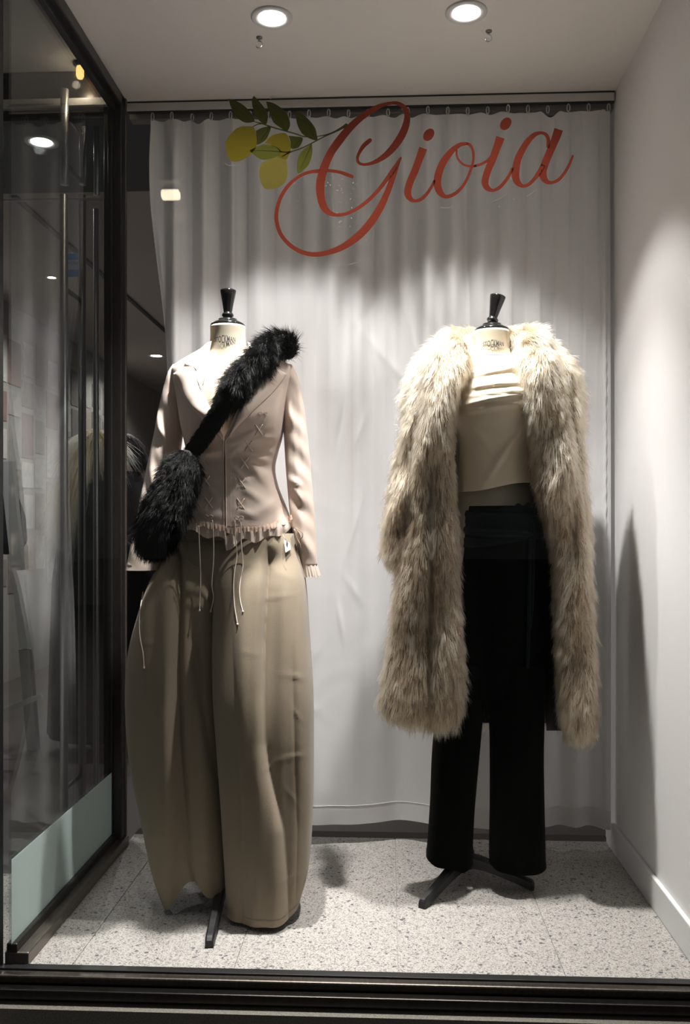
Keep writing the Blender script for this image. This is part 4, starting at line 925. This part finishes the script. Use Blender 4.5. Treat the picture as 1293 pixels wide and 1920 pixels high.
    lem = [[(80, 640), (115, 560), (200, 470), (270, 436), (340, 432), (410, 437), (442, 490), (463, 600), (448, 690), (380, 780), (290, 838), (210, 860), (150, 850), (95, 750)],
           [(560, 632), (620, 560), (700, 525), (800, 513), (845, 565), (872, 650), (870, 730), (842, 790), (818, 836), (760, 815), (718, 796), (745, 745), (700, 690), (640, 660)],
           [(530, 862), (610, 834), (700, 806), (812, 840), (832, 960), (829, 1040), (790, 1125), (700, 1180), (600, 1197), (545, 1172), (503, 1090), (489, 990), (505, 910)]]
    for k, l in enumerate(lem): V, Fc = poly(l, O1, S1, .0004 if k < 2 else .0002); V = V[1:]; build('lemon', V, [tuple(range(len(V)))], M_lem if k < 2 else M_lem2, b, False)
    leaves = [[(122, 100), (200, 120), (290, 170), (370, 245), (420, 330), (425, 375), (330, 388), (250, 350), (180, 270), (140, 180)],
              [(425, 62), (490, 130), (560, 220), (592, 300), (578, 402), (520, 390), (450, 310), (410, 200), (402, 110)],
              [(572, 130), (660, 150), (770, 220), (840, 310), (864, 400), (850, 460), (820, 492), (740, 445), (660, 380), (620, 280), (590, 200)],
              [(933, 248), (1000, 275), (1090, 350), (1165, 450), (1188, 540), (1190, 602), (1100, 580), (1010, 520), (955, 420), (935, 320)],
              [(448, 488), (530, 448), (628, 438), (605, 530), (560, 605), (465, 655), (462, 600)],
              [(843, 546), (930, 555), (1014, 572), (1000, 640), (960, 690), (880, 702), (870, 620)],
              [(372, 725), (490, 668), (590, 652), (690, 680), (752, 735), (700, 800), (540, 838), (440, 790)],
              [(1128, 642), (1132, 760), (1098, 880), (1040, 950), (960, 1000), (946, 900), (970, 790), (1030, 710)]]
    axes = [((122, 100), (425, 375)), ((425, 62), (578, 402)), ((572, 130), (820, 492)), ((933, 248), (1190, 602)), ((465, 650), (628, 438)), ((880, 700), (1014, 572)), ((372, 725), (752, 740)), ((960, 1000), (1128, 642))]
    for k, l in enumerate(leaves):
        V, Fc = poly(l, O1, S1, -.0002-.00002*k); o = build('leaf', V, Fc, M_leaf2 if k in (6, 7) else M_leaf, b, False)
        (x0, y0), (x1, y1) = axes[k]
        V, Fc = stroke_mesh([(x0*.85+x1*.15, y0*.85+y1*.15, 3), ((x0+x1)/2+6, (y0+y1)/2-4, 5), (x1, y1, 6)], O1, S1, 14, -.0006); build('vein', V, Fc, M_vein if k == 3 else M_leaf2 if k < 6 else M_leaf, o, False)
    mb = MB()
    for s in ([(425, 375, 10), (520, 398, 14), (640, 440, 18), (820, 492, 18), (920, 520, 16), (1010, 552, 16), (1060, 560, 12)], [(770, 796, 10), (870, 742, 18), (1010, 695, 18), (1190, 603, 14), (1300, 545, 16), (1420, 490, 24), (1510, 440, 34), (1545, 415, 36)], [(1185, 556, 10), (1290, 537, 14), (1360, 515, 14)], [(415, 436, 10), (470, 408, 12), (530, 400, 14)], [(740, 738, 14), (800, 745, 12), (870, 742, 12)]):
        V, Fc = stroke_mesh(s, O1, S1, 40, .0001); mb.add(V, Fc)
    mb.out('stem', vinyl('stem_vinyl', (.085, .077, .028), .4, .3, 60), b, False)
sign()

YL = -3.2; lp = P(322, 375, 2*2.056-YL)
sl = thing('street_lantern', (lp[0], YL, -.36), 'lit street lantern mirrored faintly in the window over the curtain edge', 'lamp')
MB().tube([(lp[0], YL-.05, -.36), (lp[0], YL-.05, lp[2]-.16)], .05, 16).out('post', M_black, sl)
V = [(lp[0]+sx*a_, YL+sy*a_, lp[2]+z_) for a_, z_ in ((.07, -.16), (.15, .10)) for sx, sy in ((-1, -1), (1, -1), (1, 1), (-1, 1))]
build('housing_glass', V, [(0, 1, 5, 4), (1, 2, 6, 5), (2, 3, 7, 6), (3, 0, 4, 7)], M_glass, sl, False)
MB().box(lp[0]-.16, lp[0]+.16, YL-.16, YL+.16, lp[2]+.10, lp[2]+.16).out('cap', M_black, sl, False, .01)
MB().box(lp[0]-.075, lp[0]+.075, YL+.0, YL+.075, lp[2]-.01, lp[2]+.065).out('bulb', emit('lantern_bulb', (1, .86, .62), 14.0), sl, False, .02)

# ------------------------------------------------------------------ the shop behind: pinned papers, people, furniture
def papers():
    rs = random.Random(11); n = 0
    tones = [(.34, .30, .27), (.50, .47, .44), (.24, .15, .14), (.60, .57, .52), (.40, .36, .33), (.28, .24, .23), (.52, .42, .36), (.66, .64, .60), (.33, .22, .20)]
    pos = ['near the top of', 'half way up', 'low down on']
    cols = 0; y = 6.55
    names = ['brown', 'light grey', 'dark maroon', 'pale', 'taupe', 'charcoal', 'tan', 'off-white', 'reddish brown']
    orde = ['first', 'second', 'third', 'fourth', 'fifth', 'sixth', 'seventh', 'eighth', 'ninth', 'tenth', 'eleventh', 'twelfth', 'thirteenth', 'fourteenth']
    while y < 9.6:
        wd = rs.uniform(.20, .34); z = 2.50+rs.uniform(-.08, .05); r = 0
        while z > .75:
            h = rs.uniform(.22, .40)
            c = rs.choice(tones)
            pm = mat('paper_%d' % tones.index(c), c, .8, var=.35, vscale=18)
            o = box('poster', pm, -2.8995, -2.895, y+rs.uniform(0, .03), y+wd-.02, z-h+.03, z); o.location = (0, 0, 0)
            tag(o, '%s paper on shop wall, %s from top in %s column from the window frame' % (names[tones.index(c)], orde[r], orde[cols]), 'poster', 'papers pinned on the shop wall'); n += 1
            z -= h+rs.uniform(.0, .05); r += 1
        y += wd+rs.uniform(0, .04); cols += 1
papers()

def skin_body(name, verts, edges, radii, m, parent, sub=2, root=0):
    off = ORG[parent.name]
    me = bpy.data.meshes.new(name); me.from_pydata([tuple(np.array(v)-off) for v in verts], edges, []); me.materials.append(m)
    o = bpy.data.objects.new(name, me); link(o, parent); ORG[o.name] = off
    sk = o.modifiers.new('skin', 'SKIN'); sk.use_smooth_shade = True
    if not me.skin_vertices:
        bm = bmesh.new(); bm.from_mesh(me); bm.verts.layers.skin.verify(); bm.to_mesh(me); bm.free()
    for i, r in enumerate(radii):
        d = me.skin_vertices[0].data[i]; d.radius = r if isinstance(r, tuple) else (r, r); d.use_root = (i == root)
    s = o.modifiers.new('smooth', 'SUBSURF'); s.levels = sub; s.render_levels = sub
    return o
M_skin = mat('skin', (.46, .28, .20), .6); M_coat = mat('dark_wool', (.018, .018, .021), .95, bump=.3, bscale=200); M_jacket = mat('black_jacket', (.012, .011, .012), .7)
def person(X, Y, label, face, height, coat_m, hair, lean):
    """face: unit xy the person looks towards"""
    t = thing('person', (X, Y, SF), label, 'person')
    f = np.array((face[0], face[1], 0.)); f /= np.linalg.norm(f); s = np.array((f[1], -f[0], 0)); up = np.array((0, 0, 1.)); b = np.array((X, Y, SF)); k = height/1.7
    def q(a, d, z): return b+(s*a+f*(d+lean*max(0, z-.9))+up*z)*k
    V = [q(0, 0, .94), q(0, .01, 1.12), q(0, .0, 1.32), q(0, .01, 1.43), q(0, .03, 1.51), q(0, .05, 1.585), q(0, .045, 1.66)]
    E = [(0, 1), (1, 2), (2, 3), (3, 4), (4, 5), (5, 6)]; R = [(.155, .105), (.125, .095), (.145, .105), (.07, .06), (.052, .052), (.078, .092), (.058, .07)]
    for sg in (-1, 1):
        i = len(V); V += [q(sg*.17, 0, 1.40), q(sg*.23, .02, 1.13), q(sg*.16, .22, 1.02), q(sg*.12, .28, 1.05)]; E += [(2, i), (i, i+1), (i+1, i+2), (i+2, i+3)]; R += [.055, .043, .030, .026]
        for fz in range(4):
            j = len(V); V += [q(sg*(.10-.012*fz), .325-.008*abs(fz-1), 1.06+.016*fz), q(sg*(.08-.010*fz), .345, 1.075+.016*fz)]; E += [(i+3, j), (j, j+1)]; R += [.009, .008]
        j = len(V); V += [q(sg*.085, .285, 1.085), q(sg*.065, .30, 1.105)]; E += [(i+3, j), (j, j+1)]; R += [.010, .008]
        i = len(V); V += [q(sg*.09, 0, .86), q(sg*.095, .02, .48), q(sg*.095, -.02, .08), q(sg*.10, .12, .035)]; E += [(0, i), (i, i+1), (i+1, i+2), (i+2, i+3)]; R += [.085, .06, .042, .035]
    skin_body('body', V, E, [tuple(np.array(r)*k) if isinstance(r, tuple) else r*k for r in R], M_skin, t)
    # nose, ears, eyes
    for nm, pts, rr, mm in (('nose', [q(0, .135, 1.60), q(0, .155, 1.575), q(0, .138, 1.565)], [.007, .012, .006], M_skin), ('ear', [q(-.082, .04, 1.60), q(-.088, .03, 1.585), q(-.082, .04, 1.565)], [.006, .012, .006], M_skin), ('ear', [q(.082, .04, 1.60), q(.088, .03, 1.585), q(.082, .04, 1.565)], [.006, .012, .006], M_skin), ('mouth', [q(-.02, .128, 1.545), q(0, .136, 1.543), q(.02, .128, 1.545)], [.003, .005, .003], mat('lips', (.35, .14, .12), .5)), ('eye', [q(-.036, .12, 1.612), q(-.030, .122, 1.612), q(-.024, .12, 1.612)], [.003, .007, .003], M_black), ('eye', [q(.036, .12, 1.612), q(.030, .122, 1.612), q(.024, .12, 1.612)], [.003, .007, .003], M_black)):
        MB().tube(catmull(pts, 9), np.interp(np.linspace(0, 1, 9), [0, .5, 1], rr), 10).out(nm, mm, t)
    # coat: body and sleeves
    rows = [(.10, .275, .195, 0), (.6, .255, .18, 0), (.9, .24, .17, 0), (1.12, .215, .155, 0), (1.30, .225, .15, 0), (1.40, .20, .12, 0), (1.45, .12, .09, .005), (1.475, .085, .08, .01), (1.50, .080, .078, .02)]
    th = np.linspace(0, 2*math.pi, 56, endpoint=False); V = np.array([[q(a*math.cos(x), o+d*math.sin(x)+.006*math.sin(x*9)*(z < 1), z) for x in th] for z, a, d, o in catmull(rows, 60)])
    c = build('coat', V, grid_faces(60, 56), coat_m, t)
    for sg in (-1, 1):
        pts = catmull([q(sg*.17, 0, 1.41), q(sg*.25, .0, 1.13), q(sg*.18, .19, 1.025)], 24); V, Fc = tube_mesh(pts, np.linspace(.078, .058, 24)*k, 18, False); build('sleeve', V, Fc, coat_m, c)
    hair(t, q, k)
    return t, q
def long_blond(t, q, k):
    mh = hair_mat('blond_hair', (.60, .45, .26), (.80, .68, .46), .35, False)
    th = np.linspace(0, 2*math.pi, 40, endpoint=False); V = np.array([[q(a*math.cos(x), o+d*math.sin(x), z) for x in th] for z, a, d, o in catmull([(1.725, .01, .01, .03), (1.705, .06, .06, .03), (1.66, .088, .10, .03), (1.60, .096, .105, .015), (1.54, .10, .085, -.03), (1.46, .12, .075, -.06), (1.36, .135, .06, -.10), (1.24, .13, .045, -.12), (1.14, .11, .03, -.12)], 50)])
    o = build('hair', V, grid_faces(50, 40, True, True), mat('blond_base', (.42, .30, .15), .6), t)
    c0 = V[25].mean(0); Fc = grid_faces(50, 40); nv = np.cross(V[25, 1]-V[25, 0], V[26, 1]-V[25, 0]); use = Fc if np.dot(nv, V[25, 0]-c0) > 0 else [f[::-1] for f in Fc]
    fur('strands', o, [(V.reshape(-1, 3), use)], 5000, .22, .0009, mh, lift=.06, rnd=.12, clumps=160, clump=.6, seed=31, droop=.8, K=8)
def short_dark(t, q, k):
    th = np.linspace(0, 2*math.pi, 36, endpoint=False); V = np.array([[q(a*math.cos(x), o+d*math.sin(x), z) for x in th] for z, a, d, o in catmull([(1.735, .01, .01, .03), (1.715, .06, .07, .03), (1.67, .092, .11, .03), (1.62, .098, .10, .005), (1.57, .095, .075, -.025), (1.53, .08, .05, -.035)], 30)])
    o = build('hair', V, grid_faces(30, 36, True, True), mat('dark_hair_base', (.012, .010, .009), .6), t)
    c0 = V[15].mean(0); Fc = grid_faces(30, 36); nv = np.cross(V[15, 1]-V[15, 0], V[16, 1]-V[15, 0]); use = Fc if np.dot(nv, V[15, 0]-c0) > 0 else [f[::-1] for f in Fc]
    fur('strands', o, [(V.reshape(-1, 3), use)], 3000, .05, .0008, hair_mat('dark_hair', (.004, .0035, .003), (.006, .005, .004), .35, False), lift=.25, rnd=.2, clumps=120, clump=.5, seed=32, K=5)
p1 = P(165, 1000, 4.65)
person(p1[0], 4.65, 'person with long blond hair in a dark coat seen from behind', (.75, .66), 1.66, M_coat, long_blond, .02)
p2 = P(262, 1000, 5.4)
t2, q2 = person(p2[0], 5.4, 'person with short dark hair in black jacket bent over a phone', (-.75, -.45), 1.70, M_jacket, short_dark, .10)
ph = thing('phone', tuple(q2(0, .34, 1.08)), 'lit phone held by the person with dark hair', 'phone')
c = q2(0, .36, 1.10)
MB().box(c[0]-.035, c[0]+.035, c[1]-.004, c[1]+.004, c[2]-.07, c[2]+.07).out('case', M_black, ph, False, .003)
MB().box(c[0]-.031, c[0]+.031, c[1]+.004, c[1]+.0055, c[2]-.064, c[2]+.064).out('screen', emit('phone_screen', (.8, .9, 1), 1.6), ph, False)

# a white trestle frame, dark bag and crumpled paper bag behind the entrance glass
M_white = mat('white_wood', (.85, .85, .85), .6)
def bar(name, a, b, wd, th_, m, par):
    a, b = np.array(a), np.array(b); d = b-a; d /= np.linalg.norm(d); x = np.cross(d, (0, 1, 0)); x /= np.linalg.norm(x); y = np.cross(d, x)
    V = [p+x*sx*wd+y*sy*th_ for p in (a, b) for sx, sy in ((-1, -1), (1, -1), (1, 1), (-1, 1))]
    return build(name, V, [(0, 1, 2, 3), (7, 6, 5, 4), (0, 4, 5, 1), (1, 5, 6, 2), (2, 6, 7, 3), (3, 7, 4, 0)], m, par, False)
yb = 4.45; bs = P(40, 1400, yb)
es = thing('white_easel', (bs[0], yb, SF), 'white wooden easel frame behind the entrance glass', 'easel')
bar('upright', P(14, 866, yb), P(50, 1215, yb), .030, .02, M_white, es)
bar('upright', P(-70, 866, yb), P(-110, 1430, yb), .030, .02, M_white, es)
bar('cross_bar', P(-100, 1378, yb), P(78, 1304, yb), .014, .014, M_white, es)
bar('rear_leg', P(48, 1215, yb+.02), P(66, 1440, yb+.3), .028, .02, M_white, es)
bg = P(12, 985, 4.9)
hb = thing('handbag', (bg[0], 4.9, bg[2]-.15), 'dark bag hanging behind the white easel', 'bag')
V, Fc = lathe([(.001, bg[2]-.16), (.08, bg[2]-.15), (.11, bg[2]-.08), (.10, bg[2]+.05), (.07, bg[2]+.14), (.03, bg[2]+.18), (.001, bg[2]+.19)], (bg[0], 4.9), 28, False); build('body', V, Fc, M_coat, hb)
a = np.linspace(0, math.pi, 20); MB().tube([(bg[0]+.05*math.cos(x), 4.9, bg[2]+.15+.14*math.sin(x)) for x in a], .007, 8).out('strap', M_coat, hb)
# blue sticker on the entrance glass
ys = 2.978; c = P(127, 475, ys); d = P(147, 519, ys)
st = thing('door_sticker', tuple(P(136, 519, ys)), 'small blue sticker with pale band on the glass door', 'sticker')
MB().box(c[0]-.012, d[0], ys-.0012, ys, d[2], c[2]).out('backing', mat('blue_print', (.12, .40, .95), .5), st, False, .001)
z1, z0 = P(127, 488, ys)[2], P(127, 506, ys)[2]
MB().box(c[0]-.012, d[0], ys-.0018, ys-.0011, z0, z1).out('band', mat('pale_blue_print', (.70, .76, .95), .5), st, False)
def small_text(body, x0, x1, zc_, h, m, par, name):
    cu = bpy.data.curves.new(name, 'FONT'); cu.body = body; o = bpy.data.objects.new('tmp_text', cu); COL.objects.link(o)
    me = bpy.data.meshes.new_from_object(o.evaluated_get(bpy.context.evaluated_depsgraph_get())); co = np.array([v.co[:] for v in me.vertices]); fc = [tuple(p.vertices) for p in me.polygons]
    bpy.data.objects.remove(o); bpy.data.meshes.remove(me); mn, mx = co.min(0), co.max(0); n = (co-mn)/(mx-mn+1e-9)
    V = np.stack([x0+n[:, 0]*(x1-x0), np.full(len(n), ys-.0022), zc_+(n[:, 1]-.5)*h], 1); build(name, V, fc, m, par, False)
small_text('HOU', c[0]-.004, d[0]-.002, z1-.010, .0085, mat('blue_ink', (.10, .20, .50), .5), st, 'lettering')
